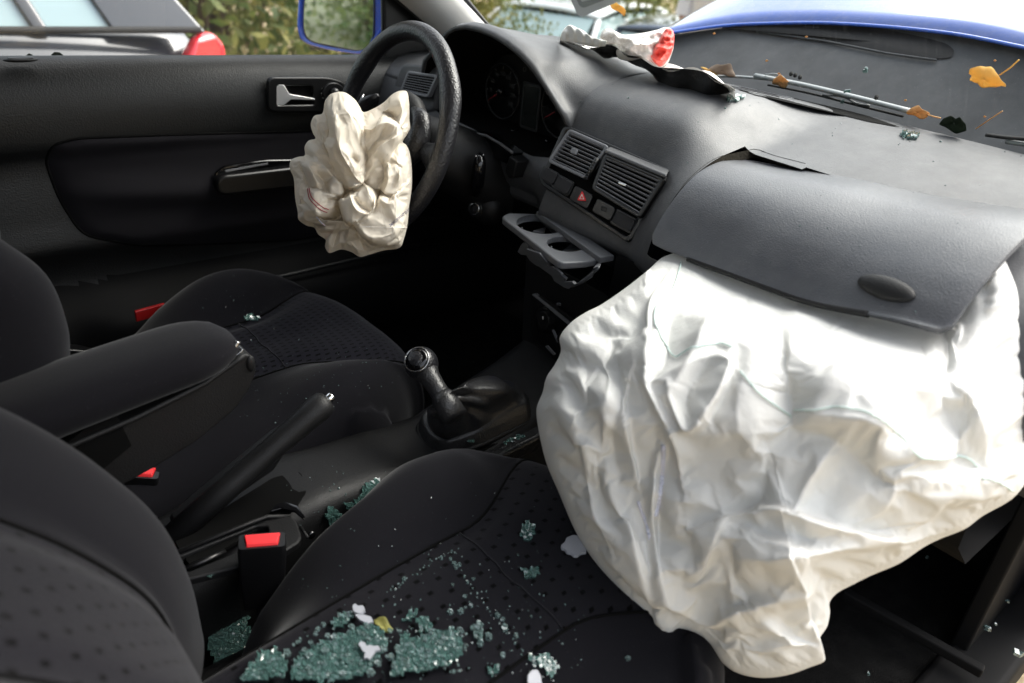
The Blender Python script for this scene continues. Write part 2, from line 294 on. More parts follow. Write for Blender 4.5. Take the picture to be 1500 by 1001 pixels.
def rrect(c, hw, hh, r, n=5):
    out = []
    for sx, sy, a0 in ((1, 1, 0), (-1, 1, 90), (-1, -1, 180), (1, -1, 270)):
        for k in range(n+1): t = math.radians(a0+90*k/n); out.append((c[0]+sx*(hw-r)+r*math.cos(t), c[1]+sy*(hh-r)+r*math.sin(t)))
    return out
def roundpoly(pts, r, n=4):                                # round the corners of a measured outline
    out = []; k = len(pts); P = [np.array(p, float) for p in pts]
    for i in range(k):
        a, b, c = P[i-1], P[i], P[(i+1) % k]; ra = min(r, np.linalg.norm(a-b)*.45, np.linalg.norm(c-b)*.45); p, q = b+norm(a-b)*ra, b+norm(c-b)*ra
        for j in range(n+1): t = j/n; out.append(tuple((1-t)**2*p+2*t*(1-t)*b+t*t*q))
    return out
def ellipse(c, rx, ry, n=28, rot=0): return [(c[0]+rx*math.cos(t)*math.cos(rot)-ry*math.sin(t)*math.sin(rot), c[1]+rx*math.cos(t)*math.sin(rot)+ry*math.sin(t)*math.cos(rot)) for t in np.linspace(0, 2*math.pi, n, endpoint=False)]
def bvh_of(*objs):
    vs, fs = [], []
    for o in objs:
        o0 = np.array(o['org']); k = len(vs); vs += [tuple(np.array(v.co)+o0) for v in o.data.vertices]; fs += [[k+i for i in p.vertices] for p in o.data.polygons]
    return BVHTree.FromPolygons(vs, fs)
def hit(b, x, y, lift=0):
    loc, n, i, d = b.ray_cast(Vector(CAM), Vector(norm(ray(x, y))))
    if loc is None: return None, None
    n = np.array(n); n = n if n.dot(CAM-np.array(loc)) > 0 else -n
    return np.array(loc)+n*lift, n
# value noise in numpy
def vnoise(x, y, seed=0):
    xi, yi = np.floor(x).astype(int), np.floor(y).astype(int); xf, yf = x-xi, y-yi; xf = xf*xf*(3-2*xf); yf = yf*yf*(3-2*yf)
    def h(a, b): n = np.sin(a*127.1+b*311.7+seed*74.7)*43758.5453; return n-np.floor(n)
    return (h(xi, yi)*(1-xf)+h(xi+1, yi)*xf)*(1-yf)+(h(xi, yi+1)*(1-xf)+h(xi+1, yi+1)*xf)*yf-.5
def fbm(x, y, seed=0, oct=4):
    s = 0; a = 1
    for k in range(oct): s = s+a*vnoise(x*2**k+k*3.1, y*2**k, seed+k); a *= .5
    return s
def worley(x, y, seed=0):
    xi, yi = np.floor(x).astype(int), np.floor(y).astype(int); f1 = np.full(x.shape, 9.); f2 = np.full(x.shape, 9.)
    for dx in (-1, 0, 1):
        for dy in (-1, 0, 1):
            a, b = xi+dx, yi+dy; n = np.sin(a*127.1+b*311.7+seed*13.3)*43758.5453; m = np.sin(a*269.5+b*183.3+seed*7.7)*43758.5453
            d = np.hypot(a+(n-np.floor(n))-x, b+(m-np.floor(m))-y); f2 = np.where(d < f1, f1, np.minimum(f2, d)); f1 = np.minimum(f1, d)
    return f1, f2

# ================================================================ PLACE: ground, air, growth
GZ = -.33
mb = MB(); n = 60
gx = np.concatenate([np.linspace(-80, -10, 10), np.linspace(-8, 20, 90), np.linspace(24, 160, 14)]); gy = gx
def gzf(x, y): return GZ-.80*float(smooth(2.2, 4.6, x))+.05*float(fbm(np.array(x/1.7), np.array(y/1.7), 4, 3))*float(smooth(2.2, 3.5, math.hypot(x, y)))
mb.grid([[V(a, b, gzf(a, b)) for b in gy] for a in gx])
gm = mat('dry_ground', (.34, .27, .17), .95, .1, bump=('noise', 6, 1, .05), var=.35)
mb.build('ground', gm, kind='structure', org=(0, 0, GZ))
def tufts():
    mb = MB(); vs = []; fs = []
    for i in range(9000):
        d = random.uniform(5.2, 13); a = math.radians(random.uniform(12, 88)); x = CAM[0]+d*math.cos(a); y = CAM[1]+d*math.sin(a)
        w = random.uniform(.01, .03); h = random.uniform(.05, .16); t = random.uniform(0, math.pi); lx, ly = random.uniform(-.06, .06), random.uniform(-.06, .06)
        k = len(vs); z = gzf(x, y)-.01; vs += [(x-w*math.cos(t), y-w*math.sin(t), z), (x+w*math.cos(t), y+w*math.sin(t), z), (x+lx, y+ly, z+h)]; fs.append((k, k+1, k+2))
    mb.add(vs, fs, None, 0, False); return mb.build('dry_grass', 'straw', kind='stuff', label='dry straw coloured grass on the ground beyond the parked cars', cat='grass', org=(0, 0, GZ))
tufts()
def shrub_mesh(seed, nl=5200):
    r = np.random.default_rng(seed); mb = MB(); vs = []; fs = []; cl = [(r.uniform(-1.1, 1.1), r.uniform(-.6, .6), r.uniform(.15, 2.5), r.uniform(.35, .75)) for _ in range(26)]
    for i in range(nl):
        c = cl[i % len(cl)]; d = norm(r.normal(size=3)); q = V(c[0], c[1], c[2])+d*c[3]*r.uniform(.55, 1.08)
        if q[2] < .02: continue
        a = norm(r.normal(size=3)); b = norm(np.cross(a, r.normal(size=3))); s = r.uniform(.03, .065); k = len(vs)
        vs += [q-a*s, q+b*s*.5, q+a*s, q-b*s*.5]; fs.append((k, k+1, k+2, k+3))
    mb.add(vs, fs, None, 0, False); return mb
def stem_mesh(seed):
    r = np.random.default_rng(seed); mb = MB()
    for i in range(7):
        x = r.uniform(-.5, .5); y = r.uniform(-.3, .3); mb.tube([V(x*.3, y*.3, 0), V(x*.7, y*.7, .8), V(x*1.4, y*1.4, 2.2)], [.05, .035, .012], 6)
    return mb
shr = []
places = []
for i, az in enumerate((84, 77, 70, 63, 56.5, 50, 44, 38, 32, 26, 20, 13)):
    d = 9.2+1.2*math.sin(i*2.3); places.append((CAM[0]+d*math.cos(math.radians(az)), CAM[1]+d*math.sin(math.radians(az)), i))
    d = 12.5+1.0*math.sin(i*1.3+1); places.append((CAM[0]+d*math.cos(math.radians(az-3)), CAM[1]+d*math.sin(math.radians(az-3)), i+20))
for i, (x, y) in enumerate(((-7, -1), (-8, 1.5), (-8, 3.8), (-7, 6), (-5, 8), (-10, 5))): places.append((x, y, 50+i))
protos = []
for i, (x, y, sd) in enumerate(places):
    k = i % 3
    if len(protos) <= k:
        t = thing('leafy_shrub', (0, 0, 0), '', 'shrub', 'shrubs growing beyond the parked cars'); mf = shrub_mesh(sd).build('foliage', 'bush', t); ms = stem_mesh(sd).build('stem', 'bark', t); protos.append((t, mf, ms))
    else:
        p = protos[k]; t = p[0].copy(); S.collection.objects.link(t)
        for ch in p[1:]: c = ch.copy(); S.collection.objects.link(c); c.parent = t
    t.location = (x, y, gzf(x, y)-.03); t.rotation_euler.z = math.radians(float(rng.uniform(0, 360))); s = 1.15+.35*math.sin(i*1.7); s = s*(.62 if x > 3.0 and i < 24 else 1); t.scale = (s, s, s)
    t['label'] = 'green and yellowish shrub in the blurred row of bushes behind the parked cars'

# ---------------------------------------------------------------- parked hatchbacks outside
def hatchback(loc, rz, paint, label, open_glass=False):
    """nose towards +X of its own frame, 4.1 m long, standing on its wheels"""
    t = thing('parked_hatchback', (0, 0, 0), label, 'car', 'hatchbacks parked outside the car')
    prof = [(-2.05, .35), (-2.05, .80), (-1.98, .93), (-1.15, .95), (0, .94), (1.0, .90), (1.6, .82), (1.98, .66), (2.05, .35)]
    xs = np.linspace(-2.05, 2.05, 34); rows = []
    for x in xs:
        top = np.interp(x, [p[0] for p in prof[1:-1]], [p[1] for p in prof[1:-1]]); e = 1-(abs(x)/2.05)**6*.16; w = .86*e
        if abs(x) > 2.0: top -= .03
        sec = [(-w*.85, .20), (-w, .30), (-w*1.0, .55), (-w*.985, .72), (-w*.93, top-.03), (-w*.85, top), (0, top+.02), (w*.85, top), (w*.93, top-.03), (w*.985, .72), (w, .55), (w, .30), (w*.85, .20)]
        rows.append([V(x, a, b) for a, b in sec])
    mb = MB(); mb.grid(rows, flip=True); mb.add(rows[0], [tuple(range(13))], sm=False); mb.add(rows[-1], [tuple(range(12, -1, -1))], sm=False); mb.build('body', paint, t)
    def side(x, z, s): k = (z-.93)/.5; return V(x, s*(.80-.20*k), z)
    # pillars and roof: slabs following the glasshouse
    roof = [(-1.62, 1.40), (-.9, 1.455), (-.1, 1.45), (.45, 1.38)]
    mb = MB(); rr = [[V(x, yy*.60, z+.045*(1-yy*yy)) for yy in np.linspace(-1, 1, 9)] for x, z in resample([V(a, b) for a, b in roof], 12)]
    mb.grid(rr, flip=True); mb.build('roof', paint, t, solid=.03)
    for s in (-1, 1):
        for nm, quad in (('rear_pillar', [(-1.98, .93), (-1.64, .94), (-1.42, 1.40), (-1.62, 1.41)]), ('quarter_divider', [(-1.44, .935), (-1.39, .935), (-1.20, 1.41), (-1.26, 1.41)]), ('door_pillar', [(-.36, .93), (-.24, .93), (-.22, 1.44), (-.30, 1.44)]), ('front_pillar', [(1.02, .90), (1.16, .88), (.50, 1.37), (.40, 1.40)])):
            mb = MB(); mb.prism([side(x, z, s) for x, z in quad], (0, -s*.045, 0)); mb.build(nm, paint, t, bevel=.012)
        for nm, quad in (('rear_window', [(-1.64, .945), (-.36, .94), (-.30, 1.42), (-1.42, 1.39)]), ('front_window', [(-.24, .94), (1.02, .91), (.42, 1.37), (-.22, 1.42)])):
            mb = MB(); mb.prism([side(x, z, s)-V(0, s*.02, 0) for x, z in quad], (0, -s*.005, 0)); mb.build(nm, 'cgl', t)
        for x in (-1.28, 1.28):
            mb = MB(); mb.tube([V(x, s*.66, .02), V(x, s*.66+.001*s, .02)], .3, 3)
            mb = MB(); mb.tube([V(x, s*.68, .30), V(x, s*.70, .30), V(x, s*.85, .30), V(x, s*.87, .30)], [.27, .31, .31, .26], 26); w = mb.build('wheel', 'rubber', t)
            mb = MB(); mb.tube([V(x, s*.871, .30), V(x, s*.878, .30)], [.2, .19], 20); mb.build('rim', 'rim', w)
        mb = MB(); pts = [(-2.055, .74), (-1.90, .78), (-1.86, .84), (-1.92, .925), (-2.0, .94), (-2.05, .89)]
        mb.prism([V(x, s*.872 if x > -2 else s*.80, z) for x, z in pts], (0, -s*.10, 0)); mb.build('tail_light', 'taillamp', t, bevel=.03, seg=4)
        mb = MB(); mb.ball(V(1.86, s*.68, .62), (V(.13, 0, 0), V(0, .15, 0), V(0, 0, .09))); mb.build('headlight', 'lens', t)
        mb = MB(); mb.box(V(-.12, s*.865, .80), (.09, 0, 0), (0, .012, 0), (0, 0, .015)); mb.build('door_handle', 'black', t, bevel=.005)
        mb = MB(); mb.tube([V(-1.95, s*.81, .945), V(-1.0, s*.822, .95), V(0, s*.822, .95), V(1.1, s*.80, .915)], .012, 6); mb.build('window_trim', 'rubber', t)
    for nm, q, m_ in (('windscreen', [(1.12, .62, .90), (1.12, -.62, .90), (.45, -.55, 1.38), (.45, .55, 1.38)], 'cgl'), ('rear_screen', [(-1.97, .62, .95), (-1.97, -.62, .95), (-1.63, -.54, 1.39), (-1.63, .54, 1.39)], 'cgl')):
        mb = MB(); mb.prism(q, (.006, 0, .006)); mb.build(nm, m_, t)
    for q_, h_ in ((-.9, .12), (.1, .15)): mb = MB(); mb.box(V(q_, 0, 1.06), (.06, 0, .03), (0, .5, 0), (0, 0, h_)); mb.build('seat', 'cinside', t, bevel=.03)
    mb = MB(); mb.box(V(-1.99, 0, .45), (.075, 0, 0), (0, .8, 0), (0, 0, .10)); mb.build('bumper', paint, t, bevel=.03)
    t.location = Vector(loc); t.rotation_euler.z = rz; return t
def copy_thing(o, loc, rz, label, paint=None, old=None):
    c = o.copy(); S.collection.objects.link(c); c.location = Vector(loc); c.rotation_euler.z = rz; c['label'] = label
    for ch in list(o.children):
        d = ch.copy(); S.collection.objects.link(d); d.parent = c
        if paint and d.data.materials and d.data.materials[0] == M[old]: d.data = d.data.copy(); d.data.materials[0] = M[paint]
        for g in ch.children: e = g.copy(); S.collection.objects.link(e); e.parent = d
    return c
YN = 2.25; XT = on('y', YN, 333, 70)[0]
h0 = hatchback((XT-2.02, YN+.88, -.47), math.pi, 'silver', 'dark grey hatchback with red tail lamp parked beside the driver side window')
h0.rotation_euler.z = math.pi; h0.location.x = XT-2.02; h0.location.z = on('y', YN, 120, 56)[2]-.93
copy_thing(h0, (5.6, 5.9, gzf(5.6, 5.9)), math.radians(200), 'blurred pale car seen through the windscreen just right of the pillar', 'cwhite', 'silver')
copy_thing(h0, (6.6, 4.6, gzf(6.6, 4.6)), math.radians(25), 'dark blurred hatchback with a red lamp seen behind the paper on the dashboard', 'cdark', 'silver')
copy_thing(h0, (8.8, 4.1, gzf(8.8, 4.1)), math.radians(60), 'far pale blue grey car seen just left of the standing person', 'cwhite', 'silver')

# ---------------------------------------------------------------- person outside
def person():
    bx, by = on('x', 3.0, 1068, 5)[:2]; zp = gzf(bx, by)+.25; t = thing('person', (bx, by, zp), 'blurred person in a beige coat standing beyond the blue bonnet', 'person')
    js = [(0, 0, .93), (0, 0, 1.10), (0, 0, 1.32), (0, 0, 1.45), (0, 0, 1.53), (.01, 0, 1.64), (0, .10, .90), (.02, .12, .50), (0, .13, .08), (.13, .14, .04), (0, -.10, .90), (.02, -.12, .50), (0, -.13, .08), (.13, -.14, .04),
          (0, .20, 1.40), (.02, .27, 1.13), (-.12, .20, .93), (-.16, .10, .90), (0, -.20, 1.40), (.02, -.27, 1.13), (-.12, -.20, .93), (-.16, -.10, .90)]
    es = [(0, 1), (1, 2), (2, 3), (3, 4), (4, 5), (0, 6), (6, 7), (7, 8), (8, 9), (0, 10), (10, 11), (11, 12), (12, 13), (3, 14), (14, 15), (15, 16), (16, 17), (3, 18), (18, 19), (19, 20), (20, 21)]
    rs = [.14, .13, .15, .09, .055, .10, .10, .065, .045, .035, .10, .065, .045, .035, .06, .045, .035, .035, .06, .045, .035, .035]
    me = bpy.data.meshes.new('body'); me.from_pydata(js, es, []); me.materials.append(M['skin']); o = bpy.data.objects.new('body', me); S.collection.objects.link(o); o.parent = t
    o.modifiers.new('skin', 'SKIN'); o.modifiers.new('sub', 'SUBSURF').render_levels = 2
    for i, v in enumerate(me.skin_vertices[0].data): v.radius = (rs[i], rs[i]); v.use_root = i == 0
    def loft(name, m_, secs, nn=18):
        mb = MB(); rows = []
        for (z, cx, cy, a, b) in secs: rows.append([V(bx+cx+a*math.cos(q)+.012*math.sin(5*q+z*9), by+cy+b*math.sin(q), zp+z) for q in np.linspace(0, 2*math.pi, nn, endpoint=False)])
        mb.grid(resample_rows(rows, 16), cv=True); mb.build(name, m_, t)
    loft('coat', 'coat', [(.62, 0, 0, .20, .31), (.80, 0, 0, .19, .28), (1.0, 0, 0, .165, .22), (1.2, 0, 0, .17, .23), (1.42, 0, 0, .14, .24), (1.50, 0, 0, .07, .09)])
    for s in (-1, 1):
        loft('sleeve', 'coat', [(1.44, 0, s*.19, .075, .08), (1.13, .02, s*.275, .065, .065), (.95, -.12, s*.205, .05, .05)]); loft('trouser_leg', 'trousers', [(.9, 0, s*.10, .11, .11), (.5, .02, s*.12, .085, .085), (.10, 0, s*.13, .07, .06)])
        mb = MB(); mb.ball(V(bx+.05, by+s*.135, zp+.05), (V(.15, 0, 0), V(0, .05, 0), V(0, 0, .05))); mb.build('shoe', 'shoe', t)
        mb = MB(); mb.ball(V(bx-.085, by+s*.035, zp+1.655), (V(.01, 0, 0), V(0, .014, 0), V(0, 0, .008)), 10, 6); mb.build('eye', 'black', t)
    mb = MB(); mb.ball(V(bx+.02, by, zp+1.70), (V(.115, 0, 0), V(0, .095, 0), V(0, 0, .09))); mb.build('hair', 'hair', t)
    mb = MB(); mb.ball(V(bx-.105, by, zp+1.62), (V(.02, 0, 0), V(0, .014, 0), V(0, 0, .024)), 10, 6); mb.build('nose', 'skin', t)
def resample_rows(rows, n):
    k = len(rows[0]); cols = [resample([r[j] for r in rows], n) for j in range(k)]; return [[cols[j][i] for j in range(k)] for i in range(n)]
person()

# ================================================================ CAR BODY
car = thing('car_body', (0, 0, GZ), 'blue hatchback body with dark floor, roof and pillars around the cabin', 'car body')
def pt(name, mb, m_, par=None, **k): return mb.build(name, m_, par or car, **k)
mb = MB(); mb.grid([[V(x, y, .08+.04*smooth(.1, .6, x)+(.0 if abs(y) > .12 else 0)) for y in np.linspace(-.70, .70, 29)] for x in np.linspace(-2.1, .55, 50)], flip=True); pt('floor_carpet', mb, 'carpet')
mb = MB(); mb.grid([[V(x, y, z) for y in np.linspace(-.70, .70, 20)] for x, z in [(.50, .10), (.58, .25), (.60, .5), (.55, .72)]]); pt('footwell_wall', mb, 'carpet')
mb = MB(); mb.box((-.8, 0, -.04), (1.5, 0, 0), (0, .78, 0), (0, 0, .05)); pt('underbody', mb, 'black')
rows = []
for x, z in [(-.02, 1.295), (-.15, 1.345), (-.6, 1.385), (-1.2, 1.37), (-1.9, 1.30), (-2.25, 1.22)]: rows.append([V(x+.05*(abs(s)**2)*(-1 if x > -1 else 1), s*.56, z-.05*s*s) for s in np.linspace(-1, 1, 15)])
mb = MB(); mb.grid(rows); pt('roof', mb, 'shell', solid=-.04)
for s in (1, -1):
    mb = MB(); A = [V(-.02, s*.56, 1.27), V(.30, s*.625, 1.03), V(.62, s*.70, .80)]
    if s > 0:                                             # driver side pillar trim, measured
        e0 = [on('y', .66, 583, 0), on('y', .66, 606, 18), on('y', .66, 655, 66)]; e1 = [on('y', .60, 672, -3), on('y', .60, 690, 16), on('y', .60, 712, 40)]
        d0, d1 = norm(e0[0]-e0[1]), norm(e1[0]-e1[1]); e0 = [e0[0]+d0*.72]+e0; e1 = [e1[0]+d1*.62]+e1
        rows = []
        for a, b in zip(resample(e0, 12), resample(e1, 12)):
            m_ = (a+b)/2+V(-.022, -.022, 0); rows.append(resample([a+V(.05, .05, -.02), a, m_, b, b+V(.04, .02, -.02)], 11))
        mb.grid(rows); pt('pillar_trim', mb, 'trim')
        mb = MB(); mb.tube([q+V(.004, .006, 0) for q in resample(e0, 8)], .007, 8); pt('pillar_seal', mb, 'rubber')
        mb = MB(); mb.tube([q+V(.06, .055, .01) for q in resample(e0, 8)], .02, 10); pt('front_pillar', mb, 'black')
    else: mb.tube(A, .04, 10); pt('front_pillar', mb, 'trim')
    mb = MB(); mb.box((-1.25, s*.66, .95), (.10, 0, 0), (0, .03, 0), (0, -s*.0, .40)); pt('centre_pillar', mb, 'trim', bevel=.01)
    mb = MB(); mb.box((-1.75, s*.71, .38), (.50, 0, 0), (0, .04, 0), (0, 0, .37)); pt('rear_side_panel', mb, 'shelld', bevel=.01)
    mb = MB(); mb.box((-2.1, s*.62, 1.0), (.14, 0, 0), (0, .04, 0), (0, 0, .30)); pt('rear_pillar', mb, 'trim', bevel=.01)
    mb = MB(); mb.box((-.6, s*.745, .04), (1.15, 0, 0), (0, .045, 0), (0, 0, .055)); pt('sill', mb, 'lowdoor', bevel=.012)
mb = MB(); mb.box((-2.27, 0, .42), (.03, 0, 0), (0, .72, 0), (0, 0, .42)); mb.box((-2.27, 0, 1.15), (.03, 0, 0), (0, .62, 0), (0, 0, .08)); pt('tailgate', mb, 'shelld')
mb = MB(); mb.box((-1.72, 0, .50), (.06, 0, 0), (0, .60, 0), (-.06, 0, .30)); mb.box((-1.48, 0, .27), (.24, 0, 0), (0, .60, 0), (0, 0, .09)); pt('rear_bench', mb, 'fab', bevel=.04, seg=4)
mb = MB(); mb.box((.40, -.715, .38), (.24, 0, 0), (0, .012, 0), (0, 0, .38)); pt('kick_panel', mb, 'lowdoor', bevel=.004)
# windscreen
xb = lambda y: .40-.12*y*y
WS0 = lambda y: V(xb(y)+.03, y, .765); WS1 = lambda y: V(-.03-.10*y*y, y*.82, 1.30)
mb = MB(); mb.grid([[lerp(WS0(y), WS1(y), t)+V(.04, 0, .03)*math.sin(math.pi*t) for y in np.linspace(-.70, .70, 25)] for t in np.linspace(0, 1, 12)])
wscreen = pt('windscreen', mb, 'ws'); wbvh = bvh_of(wscreen)
# bonnet, popped and buckled
edge_px = [(960, 50), (1000, 44), (1060, 36), (1110, 33), (1217, 32), (1380, 45), (1500, 67), (1640, 100)]
exs = [.50, .54, .585, .61, .63, .62, .585, .52]
E0 = resample([on('x', xx, *q) for q, xx in zip(edge_px, exs)], 40); rows = []
for t in np.linspace(0, 1, 22):
    r = []
    for i, p in enumerate(E0):
        s = i/39; far = V(1.75-.25*(2*s-1)**2, .70-1.40*s, .80)
        q = lerp(p, far, t); q[2] += .16*math.sin(math.pi*min(1, t*1.15))**1.0*(.35+.75*math.sin(math.pi*s)**.7)+.02*math.sin(3*math.pi*s)*math.sin(math.pi*t); r.append(q)
    rows.append(r)
mb = MB(); mb.grid(rows); bonnet = pt('bonnet', mb, 'bluepale', solid=-.006, label='blue bonnet popped up behind the windscreen')
mb = MB(); mb.tube([p+V(.0, 0, -.003) for p in E0], .0035, 8); pt('bonnet_edge', mb, 'blue', bonnet)
# inner panel under the bonnet edge
base = [V(xb(y)+.05, y, .735) for y in np.linspace(.62, -.72, 40)]
rows = [[lerp(b, e+V(.02, 0, -.006), t) for b, e in zip(base, E0)] for t in np.linspace(0, 1, 12)]
mb = MB(); mb.grid(rows); bulk = pt('bulkhead_panel', mb, 'bulk', label='dark grey dusty panel below the bonnet edge'); bb = bvh_of(bulk)
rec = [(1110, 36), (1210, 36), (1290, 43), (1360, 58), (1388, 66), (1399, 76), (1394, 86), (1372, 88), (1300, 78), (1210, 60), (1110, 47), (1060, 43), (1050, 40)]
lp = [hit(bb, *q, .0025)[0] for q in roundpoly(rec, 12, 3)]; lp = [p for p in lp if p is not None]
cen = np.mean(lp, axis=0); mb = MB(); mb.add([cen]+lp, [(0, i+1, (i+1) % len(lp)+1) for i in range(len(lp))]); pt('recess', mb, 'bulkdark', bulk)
for k in range(12):
    x = 1060+k*12; h0_ = 3+k*1.25; a, b = hit(bb, x, 39, .005)[0], hit(bb, x+1, 39+h0_, .005)[0]
    if a is None or b is None: continue
    mb = MB(); mb.tube([a, b], .0011, 5); pt('grille_bar', mb, 'bulk', bulk)
for yy in (.25, .55, .85):
    P = [hit(bb, 1060+k*14, 39+(3+k*1.45)*yy, .005)[0] for k in range(11)]; mb = MB(); mb.tube([p for p in P if p is not None], .0011, 5); pt('grille_bar', mb, 'bulk', bulk)
mb = MB(); mb.tube([p for p in [hit(bb, x, y, .004)[0] for x, y in [(1045, 40), (1110, 49), (1210, 63), (1300, 81), (1372, 91)]] if p is not None], .0022, 6); pt('ridge', mb, 'bulk', bulk)
# front wings and nose so the car has an outside
for s in (1, -1):
    mb = MB(); mb.grid([[V(x, s*(.72+.10*math.sin(math.pi*min(1, max(0, k)))), z) for k, z in zip(np.linspace(0, 1, 8), np.linspace(.74, -.05, 8))] for x in np.linspace(.3, 1.75, 14)]); pt('front_wing', mb, 'blue', solid=.004)
mb = MB(); mb.box((1.78, 0, .25), (.05, 0, 0), (0, .74, 0), (0, 0, .33)); pt('front_bumper', mb, 'blue', bevel=.03)
for x in (1.25, -1.35):
    for s in (1, -1):
        mb = MB(); mb.tube([V(x, s*.70, -.03), V(x, s*.71, -.03), V(x, s*.84, -.03), V(x, s*.86, -.03)], [.26, .30, .30, .26], 26); pt('wheel', mb, 'rubber')

# ================================================================ DRIVER DOOR
dY = .68
door = thing('driver_door', (-.45, .75, 0), 'closed driver door with black moulded trim and chrome inner handle', 'car door')
def dprof(x):                                             # door trim section from belt to bottom (y, z)
    b = .736-.020*x
    pocket = smooth(-.72, -.60, x)
    return [(.735, b-.012), (.715, b), (.695, b-.003), (.675, b-.022), (.662, b-.055), (.657, .655), (.660, .605), (.668, .592), (.672, .585), (.672, .575), (.672, .56), (.668, .53),
            (.664, .50), (.660, .47), (.655, .445), (.652, .42), (.665, .395), (.672, .36), (.668, .33), (.655-.02*pocket, .305), (.640-.045*pocket, .285), (.630-.05*pocket, .25), (.630-.045*pocket, .15), (.645, .08)]
xs = np.linspace(-1.08, .42, 90); mb = MB(); mb.grid([[V(x, q[0], q[1]) for q in resample([V(*a) for a in dprof(x)], 70)] for x in xs], flip=True); dt = mb.build('trim_panel', ['door', 'lowdoor'], door); dbv = bvh_of(dt)
for p_ in dt.data.polygons: p_.material_index = 1 if p_.center.z < .345 else 0
# fabric insert: its own padded panel, measured outline
ins = [(66, 235), (78, 212), (110, 203), (240, 198), (420, 193), (520, 190), (560, 200), (570, 260), (560, 330), (430, 352), (300, 358), (200, 360), (120, 345), (85, 290)]
out = roundpoly(ins, 22, 4); c0 = np.mean(out, axis=0); rows = []
for r in np.linspace(0, 1, 16):
    row = []
    for q in out:
        p = c0+(np.array(q)-c0)*r; w, nn = hit(dbv, p[0], p[1]); w = w if w is not None else on('y', .66, *p); d = .004+.007*(1-r**6)
        d += .016*math.exp(-((p[1]-(282-.03*(p[0]-100)))/20)**2)*(1-r**4); row.append(w+V(0, -1, 0)*d if r < 1 else w+V(0, .001, 0))
    rows.append(row)
mb = MB(); mb.grid(rows, cv=True); fi = mb.build('fabric_insert', 'doorfab', door)
mb = MB(); mb.tube([hit(dbv, *q)[0] if hit(dbv, *q)[0] is not None else on('y', .66, *q) for q in out+[out[0]]], .0025, 6); mb.build('insert_piping', 'matte', door)
dp_ = PL((0, .655, .65), (1, 0, 0), (0, 0, 1))
P = lambda name, loops, th, m_, off, bev=.001, par=door, **k: plate(name, dp_, loops, th, m_, par, off, bev, **k)
bez_out = roundpoly([(395, 116), (480, 116), (503, 122), (512, 150), (508, 163), (396, 162)], 8); bez_in = roundpoly([(404, 124), (460, 124), (462, 156), (404, 157)], 5)
bz = P('handle_bezel', [bez_out, bez_in], .012, 'black', .012, .003)
P('handle_cup', [roundpoly([(400, 120), (466, 120), (466, 160), (400, 160)], 4)], .002, 'matte', .003, .0004, bz)
mb = MB(); w = lambda x, y, o: dp_.at(x, y, o)
mb.add([w(404, 124, .010), w(416, 124.5, .016), w(424, 138, .016), w(462, 144.5, .012), w(462, 147, .012), w(426, 146, .013), w(416, 154, .012), w(405, 156, .010),
        w(404, 124, .004), w(416, 124.5, .006), w(424, 138, .004), w(462, 144.5, .004), w(462, 147, .004), w(426, 146, .004), w(416, 154, .004), w(405, 156, .004)],
       [tuple(range(8))]+[(i, i+8, (i+1) % 8+8, (i+1) % 8) for i in range(8)], None, 0, False); mb.build('handle_lever', 'handle', bz, bevel=.0012)
sw = P('mirror_switch', [ellipse((489, 136), 15, 13)], .006, 'black', .020, .002); mb = MB(); c = w(489, 136, .022); mb.tube([c, c-V(0, .010, 0)], [.011, .009], 18); mb.build('switch_knob', 'black', sw)
for q in ((472, 130), (473, 144), (471, 137)): P('switch_mark', [ellipse(q, .9, .9, 8)], .0006, 'mark', .0285, .0001, sw)
pull = P('pull_handle', [roundpoly([(323, 266), (330, 262), (430, 250), (470, 248), (470, 262), (430, 272), (330, 283), (324, 280)], 4)], .03, 'black', .035, .006)
P('pull_scoop', [roundpoly([(316, 256), (330, 245), (390, 237), (440, 236), (440, 254), (330, 268), (322, 266)], 6)], .008, 'gloss', .014, .003, pull)
P('pull_scoop', [roundpoly([(340, 280), (430, 272), (430, 284), (405, 289), (380, 291), (352, 288)], 6)], .008, 'black', .010, .003, pull)
P('armrest_seam', [[(330, 250), (392, 239), (392, 241), (331, 252.5)]], .002, 'slat', .020, .0003, pull)
# lock knob, belt seal, reflector, pane
lk = on('z', .752, 30, 86); mb = MB(); mb.tube([lk+V(-.018, 0, 0), lk+V(.018, 0, 0)], .006, 10, flat=.5); kn = mb.build('lock_knob', 'black', door, bevel=.001)
mb = MB(); mb.ball(lk+V(0, 0, -.002), (V(.026, 0, 0), V(0, .010, 0), V(0, 0, .004))); mb.build('lock_collar', 'dark', kn)
mb = MB(); mb.tube([V(-1.08, .742, .736), V(-.3, .742, .720), V(.42, .742, .706)], .010, 10); mb.build('window_seal', 'rubber', door)
mb = MB(); mb.grid([[V(x, .755+.12*math.sin(math.pi*k*.5), z) for k, z in zip(np.linspace(0, 1, 8), np.linspace(.69, .0, 8))] for x in np.linspace(-1.1, .45, 8)]); mb.build('outer_skin', 'blue', door, solid=.004)
mb = MB(); mb.grid([[V(x, .745-.16*k*k*.9, .735+.53*k) for k in np.linspace(0, 1, 8)] for x in np.linspace(-1.1, .02, 8)]); mb.build('window_pane', 'win', door)
mb = MB(); mb.tube([on('y', .60, *q) for q in [(300, 428), (430, 401), (520, 380), (606, 360), (660, 350)]], .0045, 8); mb.build('pocket_lip', 'door', door)
pr = on('y', .575, 200, 463); pq = on('y', .575, 240, 452); mb = MB(); mb.box((pr+pq)/2, (pq-pr)*.55, (0, .004, 0), (0, 0, .011)); mb.build('door_reflector', 'redglow', door, bevel=.002)
